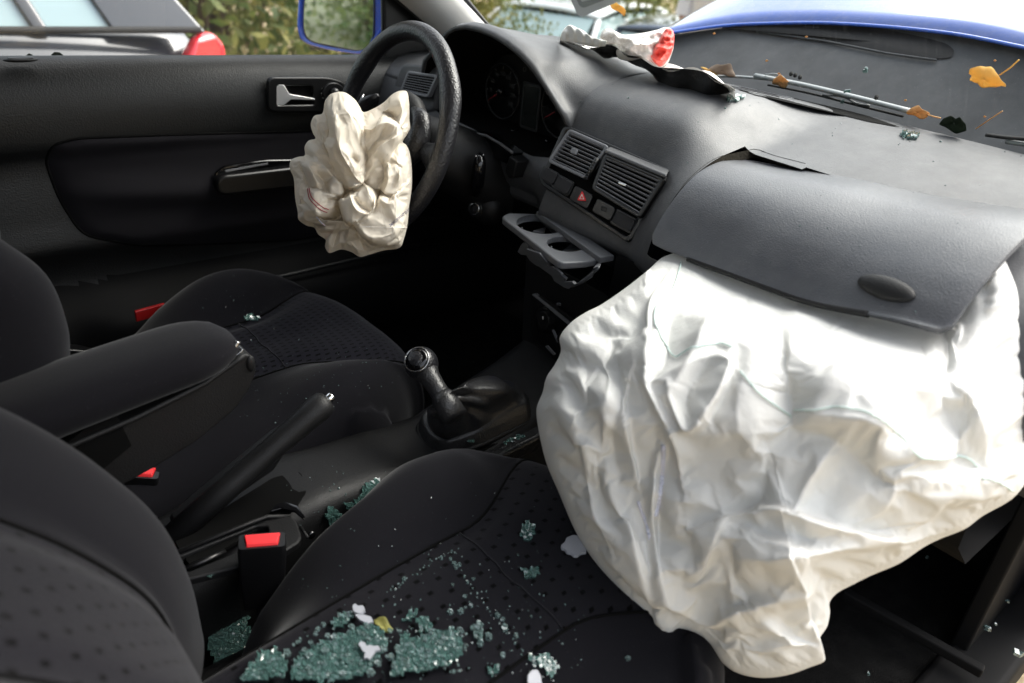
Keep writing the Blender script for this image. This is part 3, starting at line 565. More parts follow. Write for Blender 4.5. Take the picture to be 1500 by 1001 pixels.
# mirror corner sail and mirror
sail = [on('y', .70, 561, -30), on('y', .70, 640, 88), on('y', .70, 571, 88), on('y', .70, 561, 60)]
mb = MB(); mb.prism([on('y', .70, 562, -60), on('y', .70, 564, 86), on('y', .70, 760, 86), on('y', .70, 640, -60)], (0, .02, 0)); mb.build('mirror_corner', 'black', door, bevel=.006)
mb = MB(); mb.tube([on('y', .69, 562, 0)+V(0, 0, .3), on('y', .69, 562, 0), on('y', .69, 563, 80)], .0045, 8); mb.build('corner_seal', 'rubber', door)
mirr = PL(on('y', .93, 505, 35), np.cross((0, 0, 1), (-.88, -.45, .05)), (0, 0, 1))
mh = [(437, 8), (435, 40), (440, 58), (453, 66), (480, 73), (525, 80), (540, 76), (548, 62), (570, 30), (571, -20), (540, -32), (450, -32), (438, -15)]
def hloop(sc, off, c=(507, 22)): return [mirr.at(c[0]+(x-c[0])*sc, c[1]+(y-c[1])*sc, off) for x, y in roundpoly(mh, 9, 4)]
mb = MB(); mb.grid([hloop(.90, -.004), hloop(.95, .003), hloop(1.0, .0), hloop(1.0, -.02), hloop(.97, -.05), hloop(.85, -.085), hloop(.55, -.11), hloop(.05, -.118)], cv=True)
mr = mb.build('door_mirror', 'blue', door, label='blue door mirror housing outside the driver window')
plate('housing_face', mirr, [[(507+(x-507)*.93, 22+(y-22)*.93) for x, y in roundpoly(mh, 9, 4)]], .004, 'blue', mr, -.004, .001)
gl = roundpoly([(446, 4), (445, 42), (450, 56), (462, 62), (525, 74), (538, 70), (546, 55), (547, 0), (540, -24), (455, -26)], 8, 4)
plate('mirror_glass', mirr, [gl], .003, 'mirror', mr, .002, .0006)
mo = [(q[0]+(q[0]-500)*.025, q[1]+(q[1]-24)*.045) for q in gl]; plate('mirror_surround', mirr, [mo], .004, 'black', mr, -.0005, .0008)
mb = MB(); mb.box(mirr.at(585, 55, -.03)+V(0, -.02, -.01), mirr.a*.05, (0, 0, .02), mirr.n*.02); mb.build('mirror_arm', 'black', mr, bevel=.008)
# ================================================================ DASHBOARD
dash = thing('dashboard', (.15, 0, .5), 'grey moulded plastic dashboard under the windscreen with air vents', 'dashboard')
RIMP = [on('x', xx, *q) for q, xx in (((835, 193), .004), ((831, 180), -.004), ((825, 168), -.010), ((813, 146), -.017), ((800, 125), -.023), ((781, 100), -.029), ((760, 78), -.033), ((740, 62), -.035), ((720, 50), -.035), ((700, 42), -.035), ((680, 38), -.035), ((664, 40), -.035), ((652, 47), -.033), ((643, 60), -.028))]
RY, RX, RZ = [p[1] for p in RIMP]+[.50, .54], [p[0] for p in RIMP]+[-.02, -.005], [p[2] for p in RIMP]+[.76, .70]
ZT = (RY, RZ)
ZB = ([RY[0], .075, .12, .16, .30, .46, .52, .54], [RZ[0]-.002, .683, .655, .648, .655, .665, .685, .70])
YP0, YP1 = RY[0], .54
def top_sec(y):                                           # from windscreen base to front edge, (x, z)
    base = (xb(y)+.012, .772)
    if YP0 <= y <= YP1:
        zt = np.interp(y, *ZT); xe = np.interp(y, RY, RX); zr = max(.80, zt-.015) if y < .45 else np.interp(y, [.45, .54], [.80, .76])
        zr = np.interp(y, [.05, .12, .25, .36, .46, .54], [.797, .803, .822, .826, .81, .775])
        cen = top_sec(YP0-.0005); c_ = smooth(.17, .055, y); pod = [base, (.30, lerp(.772, zr, .55)), (.22, lerp(.772, zr, .9)), (.15, zr), (.08, lerp(zr, zt, .25)+.006), (.03, lerp(zr, zt, .6)+.006), (xe+.022, zt+.007)]
        return [tuple(lerp(np.array(p_), np.array(q_), c_)) for p_, q_ in zip(pod, cen)]+[(xe, zt)]
    if y > YP1: zz = .765-.02*smooth(.54, .68, y); return [base, (.30, .768), (.22, .765), (.15, zz), (.08, zz-.005), (.04, zz-.015), (.01, zz-.03), (-.005, .70)]
    a = smooth(-.10, -.22, y)                              # 0 = driver ridge, 1 = lower passenger side
    zr = lerp(.795, .745, a); 
    return [base, (.30, lerp(.785, .768, a)), (.22, lerp(.797, .756, a)), (.15, lerp(.795, .743, a)), (.08, lerp(.783, .731, a)), (.04, lerp(.765, .725, a)), (lerp(.018, .005, a), lerp(.740, .715, a)), (lerp(.006, -.03, a), lerp(.712, .70, a))]
def bot_sec(y):
    if YP0 <= y <= YP1:
        zb = np.interp(y, *ZB); c = smooth(.16, .05, y)
        return [(-.010*(1-c)+.006*c, zb), (lerp(-.02, -.012, c), lerp(zb-.03, .67, c)), (lerp(-.02, -.03, c), lerp(.61, .63, c)), (lerp(-.01, -.047, c), lerp(.585, .59, c)), (lerp(.0, -.05, c), .572), (.0, .56), (.06, .50), (.12, .40)]
    if y > YP1: return [(-.005, .70), (-.02, .67), (-.03, .63), (-.035, .60), (-.035, .58), (0, .56), (.06, .50), (.12, .40)]
    a = smooth(-.10, -.22, y)
    return [(lerp(.006, -.03, a), lerp(.712, .70, a)), (lerp(-.010, -.058, a), lerp(.675, .68, a)), (lerp(-.028, -.088, a), .635), (lerp(-.045, -.098, a), .595), (lerp(-.052, -.092, a), .568), (lerp(-.03, -.06, a), .55), (.05, .50), (.12, .40)]
ys = np.unique(np.concatenate([np.linspace(.70, YP1+.001, 10), np.linspace(YP1, YP0, 70), np.linspace(YP0-.001, -.72, 70)]))[::-1]
FS = {y: [V(q[0], y, q[1]) for q in resample([V(*a) for a in top_sec(y)[:-1]+bot_sec(y)], 86)] for y in ys if y < YP0}
TS = {y: [V(q[0], y, q[1]) for q in resample([V(*a) for a in top_sec(y)], 46)] for y in ys}
BS = {y: [V(q[0], y, q[1]) for q in resample([V(*a) for a in bot_sec(y)], 40)] for y in ys}
def inhole(p): return (-.632 < p[1] < -.196) and (p[0] < (.105 if p[1] > -.60 else .05)-.10*smooth(-.30, -.60, p[1])*0 - .0) and p[2] > .60 and p[0] < .10-.12*smooth(-.34, -.42, p[1])
def cut(rows, name, m_, par, hole=True):
    mb = MB(); nv = len(rows[0]); fs = []
    for i in range(len(rows)-1):
        for j in range(nv-1):
            c = (rows[i][j]+rows[i+1][j+1])/2
            if hole and inhole(c): continue
            a = i*nv+j; fs.append((a, a+1, a+nv+1, a+nv))
    mb.add([p for r in rows for p in r], fs); return mb.build(name, m_, par)
yl = [y for y in ys if y < YP0]; yh = [y for y in ys if y >= YP0]+[yl[0]]
dtop = cut([TS[y] for y in yh], 'upper_pad', 'dash', dash); md = dtop.modifiers.new('solid', 'SOLIDIFY'); md.thickness = .007; md.offset = -1 if True else 1
dlow = cut([BS[y] for y in yh], 'lower_panel', 'dash', dash); dmid_ = cut([FS[y] for y in yl], 'main_moulding', 'dash', dash); dbvh = bvh_of(dtop, dlow, dmid_)
mb = MB(); mb.add([(-.04, -.72, .55), (-.04, .70, .50), (.45, .70, .50), (.45, -.72, .50)], [(0, 1, 2, 3)])
# demister slot near the glass
def strip(pts, w0, off, m_, name, par, prof=None):
    L_, R_ = [], []
    for i, (x, y) in enumerate(pts):
        t = i/(len(pts)-1); ww = w0*(prof(t) if prof else 1); a = hit(dbvh, x, y-ww, off)[0]; b = hit(dbvh, x, y+ww, off)[0]
        if a is not None and b is not None: L_.append(a); R_.append(b)
    mb = MB(); mb.grid([L_, R_]); return mb.build(name, m_, par)
slotp = resample([V(1062, 125), V(1080, 130), V(1160, 148), V(1240, 167), V(1317, 187)], 24)
sl_ = strip(slotp, 4.2, .0012, 'matte', 'demister_slot', dash, lambda t: (min(1, 6*t, 5*(1-t)+.05)))
for k in range(3):
    q = [p+V(0, -2.4+2.2*k) for p in slotp[1:10]]; mb = MB(); mb.tube([hit(dbvh, x, y, .002)[0] for x, y in q], .0007, 5); mb.build('slot_rib', 'slat', sl_)
# cavity behind the airbag cover
mb = MB(); mb.grid([[V(x, y, z) for y in (-.625, -.5, -.35, -.205)] for x, z in [(.12, .715), (.13, .60), (.06, .56), (-.07, .60)]]); mb.grid([[V(-.07, -.205, .6), V(.12, -.205, .70)], [V(.06, -.205, .56), V(.13, -.205, .6)]]); mb.build('airbag_cavity', 'matte', dash)
# cut edge of the pad, foam showing
cutp = [(985, 300), (1003, 272), (1040, 240), (1075, 226), (1107, 222), (1130, 230), (1180, 243)]
ce = [hit(dbvh, x, y-3, .0)[0] for x, y in resample([V(*a) for a in cutp], 24)]; ce = [p for p in ce if p is not None]
mb = MB(); mb.grid([[p+V(0, 0, .0006) for p in ce], [p+V(-.003, -.006, -.011) for p in ce]]); mb.build('cut_edge', mat('torn_foam', (.022, .019, .014), .9, .1, bump=('noise', 200, 1, .002), var=.4), dash)
# airbag cover, hinged along its far edge and pushed open
lsec = [V(.108, .7325), (.063, .731), (.025, .725), (-.02, .708), (-.055, .682), (-.082, .650), (-.097, .622), (-.100, .614)]
lsec = [V(*q) for q in lsec]
def lidp(s, t, off=0):                                    # s 0 left .. 1 right, t 0 hinge .. 1 lip
    q = interp_rows(np.linspace(0, 1, 8), lsec, t); y = lerp(-.203, -.622, s)
    lift = .004+.004*t+(.030)*smooth(.55, 1, s)*(.25+.75*t)+.026*s*smooth(.4, 1, t); d = norm(V(-.45, 0, .9)); 
    if t < .3: d = norm(lerp(V(0, 0, 1), d, t/.3))
    x = q[0]-(.10*smooth(.12, .0, t)*smooth(.10, .5, s)*0)
    # the near upper corner is cut back so that the pad shows behind it
    return V(x, y, q[1])+d*(lift+off)+V(.0, 0, .018*s*s*(1-t)-.013*smooth(.50, 0, s)*smooth(.45, 0, t))
def lid_uv(s, t):                                         # rounded corners in the (s,t) sheet
    return s, t
rows = []
for s in np.linspace(0, 1, 60):
    e = min(s/.10, (1-s)/.13); k = 1-math.sqrt(max(0, 1-(1-min(1, e))**2)); t1 = 1-.17*k; t0 = .0+.06*k
    rows.append([lidp(s, lerp(t0, t1, j/39)) for j in range(40)])
mb = MB(); mb.grid(rows); lid = mb.build('airbag_cover', 'lid', dash, label='smooth grey passenger airbag cover pushed open by the white airbag'); md = lid.modifiers.new('solid', 'SOLIDIFY'); md.thickness = .007; md.offset = 1; 
md = lid.modifiers.new('bv', 'BEVEL'); md.width = .002; md.segments = 3; md.limit_method = 'ANGLE'; md.angle_limit = 1.0
lbv = bvh_of(lid)
mb = MB(); c, nn = hit(lbv, 1298, 423, .003); a = hit(lbv, 1339, 437, .003)[0]-hit(lbv, 1257, 408, .003)[0]; a = a/2; b = norm(np.cross(nn, a))*.0145; mb.ball(c-nn*.002, (a, b, nn*.008), 24, 14); mb.build('oval_boss', 'dark', lid)
# lip bead along the lower edge
mb = MB(); mb.tube([r[-1]+V(.003, 0, -.001) for r in rows[10:48]], .0042, 8); mb.build('lip_bead', 'dark', lid)
# instrument cowl: rim loop, hood tunnel, dial face
yy = np.linspace(YP0, YP1, 44); rim = [TS[ys[np.argmin(abs(ys-y))]][-1] for y in yy]+[BS[ys[np.argmin(abs(ys-y))]][0] for y in yy[::-1]]
rc = np.mean(rim, axis=0); rows = [rim, [rc+(p-rc)*.955+V(.012, 0, -.004) for p in rim], [rc+(p-rc)*V(1, .88, .86)+V(.06, 0, -.010) for p in rim], [rc+(p-rc)*V(1, .82, .74)+V(.125, 0, -.022) for p in rim]]
mb = MB(); mb.grid(rows, cv=True, flip=True); tun = mb.build('instrument_hood', 'matte', dash)
back = [p+V(0, 0, 0) for p in rows[-1]]; bc = np.mean(back, axis=0); mb = MB(); mb.add([bc]+back, [(0, i+1, (i+1) % len(back)+1) for i in range(len(back))], None, 0, False); mb.build('instrument_panel', 'dial', dash)
clu = PL(V(.085, .25, .72), (0, -1, 0), (-.0, 0, 1))
def ring(name, c, r, m_, par, w=.0012, off=.012, plane=clu, a0=0, a1=360):
    mb = MB(); mb.tube([plane.w(c[0]+r*math.cos(math.radians(t)), c[1]+r*math.sin(math.radians(t)), off) for t in np.linspace(a0, a1, 40)], w, 6); return mb.build(name, m_, par)
for cx_, nm, lab in ((.065, 'rev', 0), (-.105, 'speed', 1)):
    u, v = cx_+.0, .0; g = ring('gauge', (u, v), .052, 'dark', dash, .0022)
    for k in range(9):
        t = math.radians(215-k*31); mb = MB(); mb.tube([clu.w(u+.042*math.cos(t), v+.042*math.sin(t), .014), clu.w(u+.048*math.cos(t), v+.048*math.sin(t), .014)], .0009, 4); mb.build('tick', 'mark', g)
        vs, fs = text2d(str(k if lab == 0 else k*30), .011); mb = MB(); mb.add([clu.w(u+.034*math.cos(t)+a, v+.034*math.sin(t)+b, .0145) for a, b in vs], fs, None, 0, False); mb.build('numeral', 'mark', g)
    t = math.radians(212); mb = MB(); mb.tube([clu.w(u, v, .018), clu.w(u+.044*math.cos(t), v+.044*math.sin(t), .018)], [.0016, .0008], 6); mb.build('needle', 'needle', g); mb = MB(); mb.tube([clu.w(u, v, .012), clu.w(u, v, .022)], .007, 14); mb.build('needle_hub', 'black', g)
cl = [clu.uv(*q) for q in ((0, 0),)]
plate('display', clu, [rrect((-.018, -.012), .022, .038, .004)], .003, 'lcd', dash, .014, .0006, px=False)
plate('display_frame', clu, [rrect((-.018, -.012), .026, .043, .005), rrect((-.018, -.012), .022, .038, .004)], .004, 'dark', dash, .014, .0008, px=False)
for k in range(7): ring('warning_light', (-.045+.018*k, .058-.0006*(k-3)**2), .004, 'mark', dash, .0006, .012)
for q in ((.045, -.062), (-.055, -.066)): mb = MB(); mb.tube([clu.w(*q, .008), clu.w(*q, .024)], .0035, 10); mb.build('reset_button', 'gloss', dash)

# centre vent unit
vp = PL(on('x', -.02, 880, 265), (0, -1, 0), (.048, 0, .109))
PV = lambda name, loops, th, m_, off, bev=.001, par=dash, **k: plate(name, vp, loops, th, m_, par, off, bev, **k)
uo = roundpoly([(827, 184), (983, 252), (921, 355), (789, 267)], 9); ui = roundpoly([(829, 187), (979, 253), (919, 350), (793, 266)], 7)
unit = PV('vent_housing', [roundpoly([(828, 185), (981, 252), (920, 353), (790, 267)], 8)], .010, 'matte', .005, .001)
PV('housing_rim', [uo, ui], .008, 'black', .011, .002, unit)
def vent(corners, nsl, off, tiltn=0, lip=False, name='air_vent', par=unit, plane=vp, r=5):
    tl, tr, br, bl = [V(*c) for c in corners]; cc = (tl+tr+br+bl)/4; inn = [cc+(c-cc)*.93 for c in (tl, tr, br, bl)]
    f = plate(name, plane, [roundpoly([tl, tr, br, bl], r), roundpoly(inn, r*.7)], .010, 'slat' if not lip else 'black', par, off, .0018)
    if lip:                                                # deep box pushed forward, proud at its top
        mb = MB(); q = [plane.at(*c, off-.004) for c in (tl, tr, br, bl)]; q2 = [plane.at(*c, -.02) for c in (tl, tr, br, bl)]; mb.grid([[*q], [*q2]], cv=True, sm=False); mb.build('vent_barrel', 'black', f)
    for k in range(nsl):
        t = (k+.55)/nsl; a = lerp(inn[0], inn[3], t); b = lerp(inn[1], inn[2], t); A, B = plane.at(*a, off+.0005), plane.at(*b, off+.0005); mb = MB(); d = norm(B-A); up = norm(np.cross(plane.n, d)); up = up if up[2] > 0 else -up
        nrm = norm(plane.n*.85+up*.5+V(0, 0, 0)); mb.box((A+B)/2-plane.n*.003, (B-A)/2, norm(np.cross(d, nrm))*.0007, nrm*.0024); mb.build('slat', 'slat', f, bevel=.0004, seg=1)
    return f
v1 = vent([(833, 190), (890, 215), (857, 261), (803, 236)], 9, .014)
mb = MB(); c = vp.at(841, 222, .020); mb.box(c, vp.a*.006, vp.b*.0045, vp.n*.003); mb.build('vent_tab', 'slat', v1, bevel=.001)
v2 = vent([(886, 226), (972, 262), (936, 318), (867, 276)], 9, .026, lip=True)
mb = MB(); a0, a1 = vp.at(884, 224, .030), vp.at(974, 262, .030); a2, a3 = vp.at(978, 254, .008), vp.at(893, 219, .006)
mb.prism([a0, a1, a2, a3], norm(vp.b)*.006); mb.build('vent_brow', 'dash', v2, bevel=.002)
mb = MB(); a0, a1, a2, a3 = vp.at(975, 264, .030), vp.at(950, 302, .018), vp.at(952, 300, .004), vp.at(980, 256, .006); mb.prism([a0, a1, a2, a3], norm(vp.a)*-.005); mb.build('vent_cheek', 'black', v2, bevel=.0015)
mb = MB(); c = vp.at(912, 270, .034); mb.box(c, vp.a*.008, vp.b*.002, vp.n*.002); mb.build('vent_tab', 'steel', v2, bevel=.001)
mb = MB(); c0, c1 = vp.at(876, 232, .016), vp.at(860, 262, .016); mb.tube([c0, c1], .0055, 12); tw = mb.build('thumb_wheel', 'black', unit)
for k in range(8): p = lerp(c0, c1, (k+.5)/8); mb = MB(); mb.tube([p+vp.n*.0045-vp.a*.003, p+vp.n*.0052, p+vp.n*.0045+vp.a*.003], .0005, 4); mb.build('wheel_rib', 'slat', tw)
# switch row
def quadbtn(c, w=24, h=20, name='blank_switch', m_='button', off=.014, th=.008, rot=.0):
    ax = V(27, 14.5)/2*w/28; bx = V(-6, 13)/2*h/14; P_ = [V(*c)-ax-bx, V(*c)+ax-bx, V(*c)+ax+bx, V(*c)-ax+bx]; return PV(name, [roundpoly(P_, 3)], th, m_, off, .001, unit)
for c, w_, h_ in (((803.5, 258), 18, 15), ((824, 271), 20, 16), ((913, 324), 26, 17)):
    quadbtn(c, w_+5, h_+5, 'switch_frame', 'black', .010, .004); quadbtn(c, w_, h_)
hz = quadbtn((851, 289), 26, 20, 'hazard_switch', 'black'); tri = [(852.5, 280), (858, 294.5), (845.5, 293.5)]
PV('warning_triangle', [roundpoly(tri, 2)], .0016, 'red', .0155, .0004, hz); cn = np.mean(tri, axis=0); inn_ = lambda k: [tuple(cn+(V(*q)-cn)*k) for q in tri]
PV('triangle_outline', [inn_(.55), inn_(.40)], .0008, 'tape', .0165, .0001, hz)
df = quadbtn((884, 307), 26, 19, 'heated_screen_switch', 'black')
cc = V(883.5, 306); PV('screen_symbol', [roundpoly([cc+V(-3.5, -4), cc+V(4, -3), cc+V(3.5, 4), cc+V(-4, 3)], 1), roundpoly([cc+V(-2.7, -3.2), cc+V(3.2, -2.3), cc+V(2.7, 3.2), cc+V(-3.2, 2.3)], .8)], .0008, 'mark', .0155, .0001, df)
for dx in (-1.3, 0.1, 1.5): PV('screen_symbol', [[cc+V(dx-.25, -2.5), cc+V(dx+.25, -2.5), cc+V(dx+.1, 2.6), cc+V(dx-.4, 2.6)]], .0008, 'mark', .0157, .0001, df)
for c in ((851, 289), (884, 307)):
    for k in range(5):
        for s in (-1, 1): q = V(*c)+V(1, .52)*s*10.5+V(-.42, .9)*(k-2)*3.0; PV('switch_dimple', [ellipse(q, .55, .55, 6)], .0006, 'mark', .0147, .0001, unit)
# side vent by the door
sp = PL(on('x', 0, 608, 125), (0, -1, 0), (.03, 0, .109)); PS = lambda name, loops, th, m_, off, bev=.001, par=dash, **k: plate(name, sp, loops, th, m_, par, off, bev, **k)
PS('side_vent_surround', [roundpoly([(590, 96), (640, 102), (632, 160), (570, 150)], 8)], .03, 'dash', .008, .008)
vent([(597, 105), (640, 111), (626, 142), (586, 133)], 8, .026, plane=sp, par=dash, name='side_vent', r=4)
PS('side_vent_back', [roundpoly([(597, 105), (640, 111), (626, 142), (586, 133)], 4)], .002, 'matte', .0245, .0005)
# steering column shroud, stalk, ignition, trim strip
ccx = V(-.209, .322, .674); ax_ = V(-math.cos(.322)*math.cos(-.055), -math.cos(.322)*math.sin(-.055), math.sin(.322))
col = thing('steering_column', ccx-ax_*.25, 'black steering column shroud behind the wheel with ignition lock', 'steering column')
mb = MB(); sx = norm(np.cross(ax_, (0, 0, 1))); ux = np.cross(sx, ax_); rows = []
for d, a, b, lo in ((-.06, .045, .04, 0), (-.075, .062, .052, .0), (-.14, .075, .062, .01), (-.22, .085, .07, .02), (-.30, .09, .08, .03)):
    c = ccx+ax_*d-ux*(.005+lo); rows.append([c+sx*a*np.sign(math.cos(q))*abs(math.cos(q))**.75+ux*b*np.sign(math.sin(q))*abs(math.sin(q))**.75 for q in np.linspace(0, 2*math.pi, 32, endpoint=False)])
mb.grid(rows, cv=True); mb.build('column_shroud', 'dark', col)
def px_loft(name, rings, m_, par, depthfn): pass
kp = on('x', -.05, 697, 306); mb = MB(); mb.ball(kp+V(.03, 0, 0), (V(.03, 0, 0), V(0, .036, 0), V(0, 0, .036)), 24, 14); ig = mb.build('ignition_boss', 'dark', col)
for r, m_, o in ((.016, 'black', .004), (.0115, 'steel', .006), (.0095, 'dark', .0075)): mb = MB(); d = norm(V(-1, -.35, .25)); mb.tube([kp+d*(o-.01), kp+d*o, kp+d*(o+.0005)], [r, r, r*.9], 20); mb.build('lock_ring', m_, ig)
d = norm(V(-1, -.35, .25)); mb = MB(); mb.box(kp+d*.0083, norm(np.cross(d, (0, 0, 1)))*.0012, V(0, 0, .006), d*.0004); mb.build('key_slot', 'steel', ig)
st = [on('y', .22, 703, 228), on('y', .21, 703, 236), on('y', .215, 700, 262), on('y', .23, 697, 285)]
mb = MB(); mb.tube(resample(st, 9), [.007, .010, .012, .0125, .0125, .0125, .012, .010, .007], 12); wst = mb.build('wiper_stalk', 'gloss', col); 
for k in range(5): p = lerp(on('y', .215, 697, 231), on('y', .215, 708, 229), k/4); mb = MB(); mb.tube([p, p+V(0, 0, .004)], .0015, 5); mb.build('stalk_rib', 'steel', wst)
mb = MB(); mb.prism([on('x', -.045, *q) for q in roundpoly([(746, 228), (757, 237), (751, 262), (744, 262), (739, 250)], 3)], V(.03, 0, 0)); mb.build('trim_end_cap', 'dark', dash, bevel=.003)
mb = MB(); mb.prism([on('x', -.035, *q) for q in [(683, 193), (712, 198), (752, 226), (740, 240), (700, 218)]], V(.03, 0, 0)); mb.build('trim_recess', 'gloss', dash, bevel=.002)
mb = MB(); mb.tube([on('x', -.04, *q) for q in [(683, 193), (712, 199), (733, 211), (751, 224)]], .0028, 8); mb.build('trim_strip', 'dash', dash)

# radio / heater stack below, knee panel and glovebox
stk = PL(on('x', -.055, 800, 460), (0, -1, 0), (.10, 0, 1)); PK = lambda name, loops, th, m_, off, bev=.001, par=dash, **k: plate(name, stk, loops, th, m_, par, off, bev, **k)
PK('centre_stack', [[(772, 370), (900, 440), (880, 560), (765, 500)]], .25, 'dark', -.004, .002)
lp_ = PK('heater_panel', [[(781, 434), (862, 500), (850, 570), (778, 490)]], .012, 'black', .008, .002)
PK('panel_edge', [[(780, 432), (784, 431), (865, 497), (861, 500)]], .006, 'slat', .016, .001); PK('panel_edge', [[(789, 434), (791, 433), (868, 492), (866, 495)]], .006, 'dark', .018, .001)
for c, r in (((795, 470), 11), ((826, 505), 11)):
    kb = PK('heater_knob', [ellipse(c, r, r*1.6, 24, -.1)], .012, 'black', .018, .003); PK('knob_ring', [ellipse(c, r*.7, r*1.1, 20, -.1)], .010, 'dark', .028, .002, kb); PK('knob_mark', [[V(*c)+V(-.6, -6), V(*c)+V(.5, -6), V(*c)+V(.5, -2), V(*c)+V(-.6, -2)]], .001, 'tape', .034, .0002, kb)
PK('panel_screw', [ellipse((818, 446), 3.4, 2.2, 12)], .003, 'steel', .014, .0006); PK('panel_edge', [[(808, 484), (810, 484), (818, 502), (816, 502)]], .004, 'slat', .018, .0006)
PK('panel_edge', [[(799, 508), (801, 507), (812, 519), (810, 520)]], .004, 'slat', .018, .0006)
mb = MB(); mb.grid([[V(x, y, z) for y in np.linspace(.12, .68, 8)] for x, z in [(.0, .60), (.015, .52), (.05, .44), (.14, .38), (.4, .36)]]); mb.build('knee_panel', 'black', dash)
mb = MB(); mb.grid([[V(x, y, z) for y in np.linspace(-.12, -.70, 8)] for x, z in [(-.07, .57), (-.075, .50), (-.06, .40), (.02, .33), (.4, .31)]]); mb.build('glovebox', 'lowdoor', dash)
mb = MB(); a, b = on('z', .12, 1235, 868), on('z', .12, 1440, 985); d = norm(b-a); mb.box((a+b)/2, (b-a)/2, V(-d[1], d[0], 0)*.008, V(0, 0, .008)); a2, b2 = on('z', .14, 1290, 860), on('z', .14, 1400, 930); mb.build('footwell_trim', 'lowdoor', car, bevel=.003)

# ================================================================ CUP HOLDER
cup = thing('cup_holder', on('z', .56, 820, 350), 'broken grey pull-out cup holder hanging open below the centre vents', 'cup holder')
A_, B_, C_ = on('z', .565, 742, 318), on('z', .560, 815, 384), on('z', .562, 787, 312); tp = PL((A_+B_)/2, B_-A_, C_-A_)
PC = lambda name, loops, th, m_, off, bev=.001, par=cup, **k: plate(name, tp, loops, th, m_, par, off, bev, **k)
PC('tray', [roundpoly([(737, 318), (745, 313), (790, 314), (870, 366), (880, 378), (858, 382), (822, 384), (806, 372)], 6), ellipse((792, 329), 36, 13.5, 36, .10), ellipse((829, 357), 30, 12, 36, .10)], .012, 'grey', 0, .003)
PC('front_bar', [[(787, 310), (799, 306), (898, 374), (880, 377)]], .010, 'grey', .008, .0015)
for c, rx in (((794, 333), 30), ((833, 361), 26)):
    for o, y0 in ((-.014, 3), (-.03, 6)):
        mb = MB(); mb.tube([tp.at(c[0]+rx*math.cos(t), c[1]+y0+9*math.sin(t), o) for t in np.linspace(-.3, 3.4, 20)], .0016, 6); mb.build('holder_ring', 'grey', cup)
for q_ in ([(780, 338), (800, 332), (797, 341)], [(823, 368), (842, 352), (850, 366)]): mb = MB(); mb.prism([tp.at(*q, -.02) for q in q_], (0, 0, -.004)); mb.build('spring_flap', 'grey', cup, bevel=.001)
jag = [(758, 369), (765, 357), (771, 356), (777, 365), (786, 369), (800, 384), (806, 386), (803, 393), (812, 396), (828, 409), (825, 414), (838, 414), (843, 419), (832, 423), (826, 421), (812, 412), (808, 404), (790, 391), (785, 389), (776, 382), (771, 374), (763, 373)]
JP = PL(on('z', .53, 800, 390), on('z', .52, 840, 420)-on('z', .53, 760, 362), V(-.3, 0, .95)); plate('broken_flap', JP, [jag], .005, 'grey', cup, 0, .0006)
for q in [[(772, 366), (790, 372), (800, 384), (786, 380)], [(800, 391), (812, 392), (822, 402), (810, 402)]]: plate('broken_piece', JP, [q], .004, 'grey', cup, .008, .0006)
mb = MB(); mb.tube([JP.at(*q, .002) for q in [(838, 420), (850, 415), (864, 405), (873, 394)]]+[tp.at(878, 386, -.012)], [.003, .004, .005, .005, .004], 8, flat=.5); mb.build('hinge_arm', 'grey', cup)

# ================================================================ STEERING WHEEL
sw_ = thing('steering_wheel', ccx, 'black leather steering wheel with the burst driver airbag in its hub', 'steering wheel')
def wp(r, t, d=0): return ccx+sx*r*math.cos(t)+ux*r*math.sin(t)+ax_*d
mb = MB(); rows = []
for t in np.linspace(0, 2*math.pi, 96, endpoint=False):
    thumb = .0035*(math.exp(-((t-.55)/.18)**2)+math.exp(-((t-2.6)/.18)**2)); row = []
    for q in np.linspace(0, 2*math.pi, 20, endpoint=False): row.append(wp(.1725+(.0165+thumb)*math.cos(q), t, (.0155+thumb*.5)*math.sin(q)))
    rows.append(row)
mb.grid(rows, cu=True, cv=True); mb.build('rim', 'leather', sw_)
for a0, w0 in ((-.06, .030), (math.pi+.06, .030), (-math.pi/2-.32, .020), (-math.pi/2+.32, .020)):
    mb = MB(); rows = []
    for k, r in enumerate(np.linspace(.055, .165, 10)):
        ww = w0*(1.5-1.0*math.sin(math.pi*(k/9)**.8*.9)) if k < 9 else w0*1.4; cc = wp(r, a0, -.012+.010*(k/9)); tn = -sx*math.sin(a0)+ux*math.cos(a0); rows.append([cc+tn*ww*math.cos(q)+ax_*.012*math.sin(q) for q in np.linspace(0, 2*math.pi, 16, endpoint=False)])
    mb.grid(rows, cv=True); mb.build('spoke', 'leather', sw_)
mb = MB(); mb.tube([wp(0, 0, -.055), wp(0, 0, -.03), wp(0, 0, -.012), wp(0, 0, .0)], [.05, .072, .075, .060], 32); mb.build('hub', 'dark', sw_)
for s in (0, math.pi): mb = MB(); P_ = [wp(.075, s-.75, .0), wp(.10, s-.45, .004), wp(.108, s-.1, .006), wp(.10, s+.25, .004), wp(.085, s+.6, .0)]; mb.tube(resample(P_, 10), [.006, .012, .015, .016, .016, .016, .015, .014, .010, .005], 10, flat=.6); mb.build('torn_cover', 'leather', sw_)
mb = MB(); mb.tube([wp(.118, .35, .006), wp(.112, .25, .010), wp(.112, .08, .010)], .002, 8); mb.build('horn_strip', 'steel', sw_)
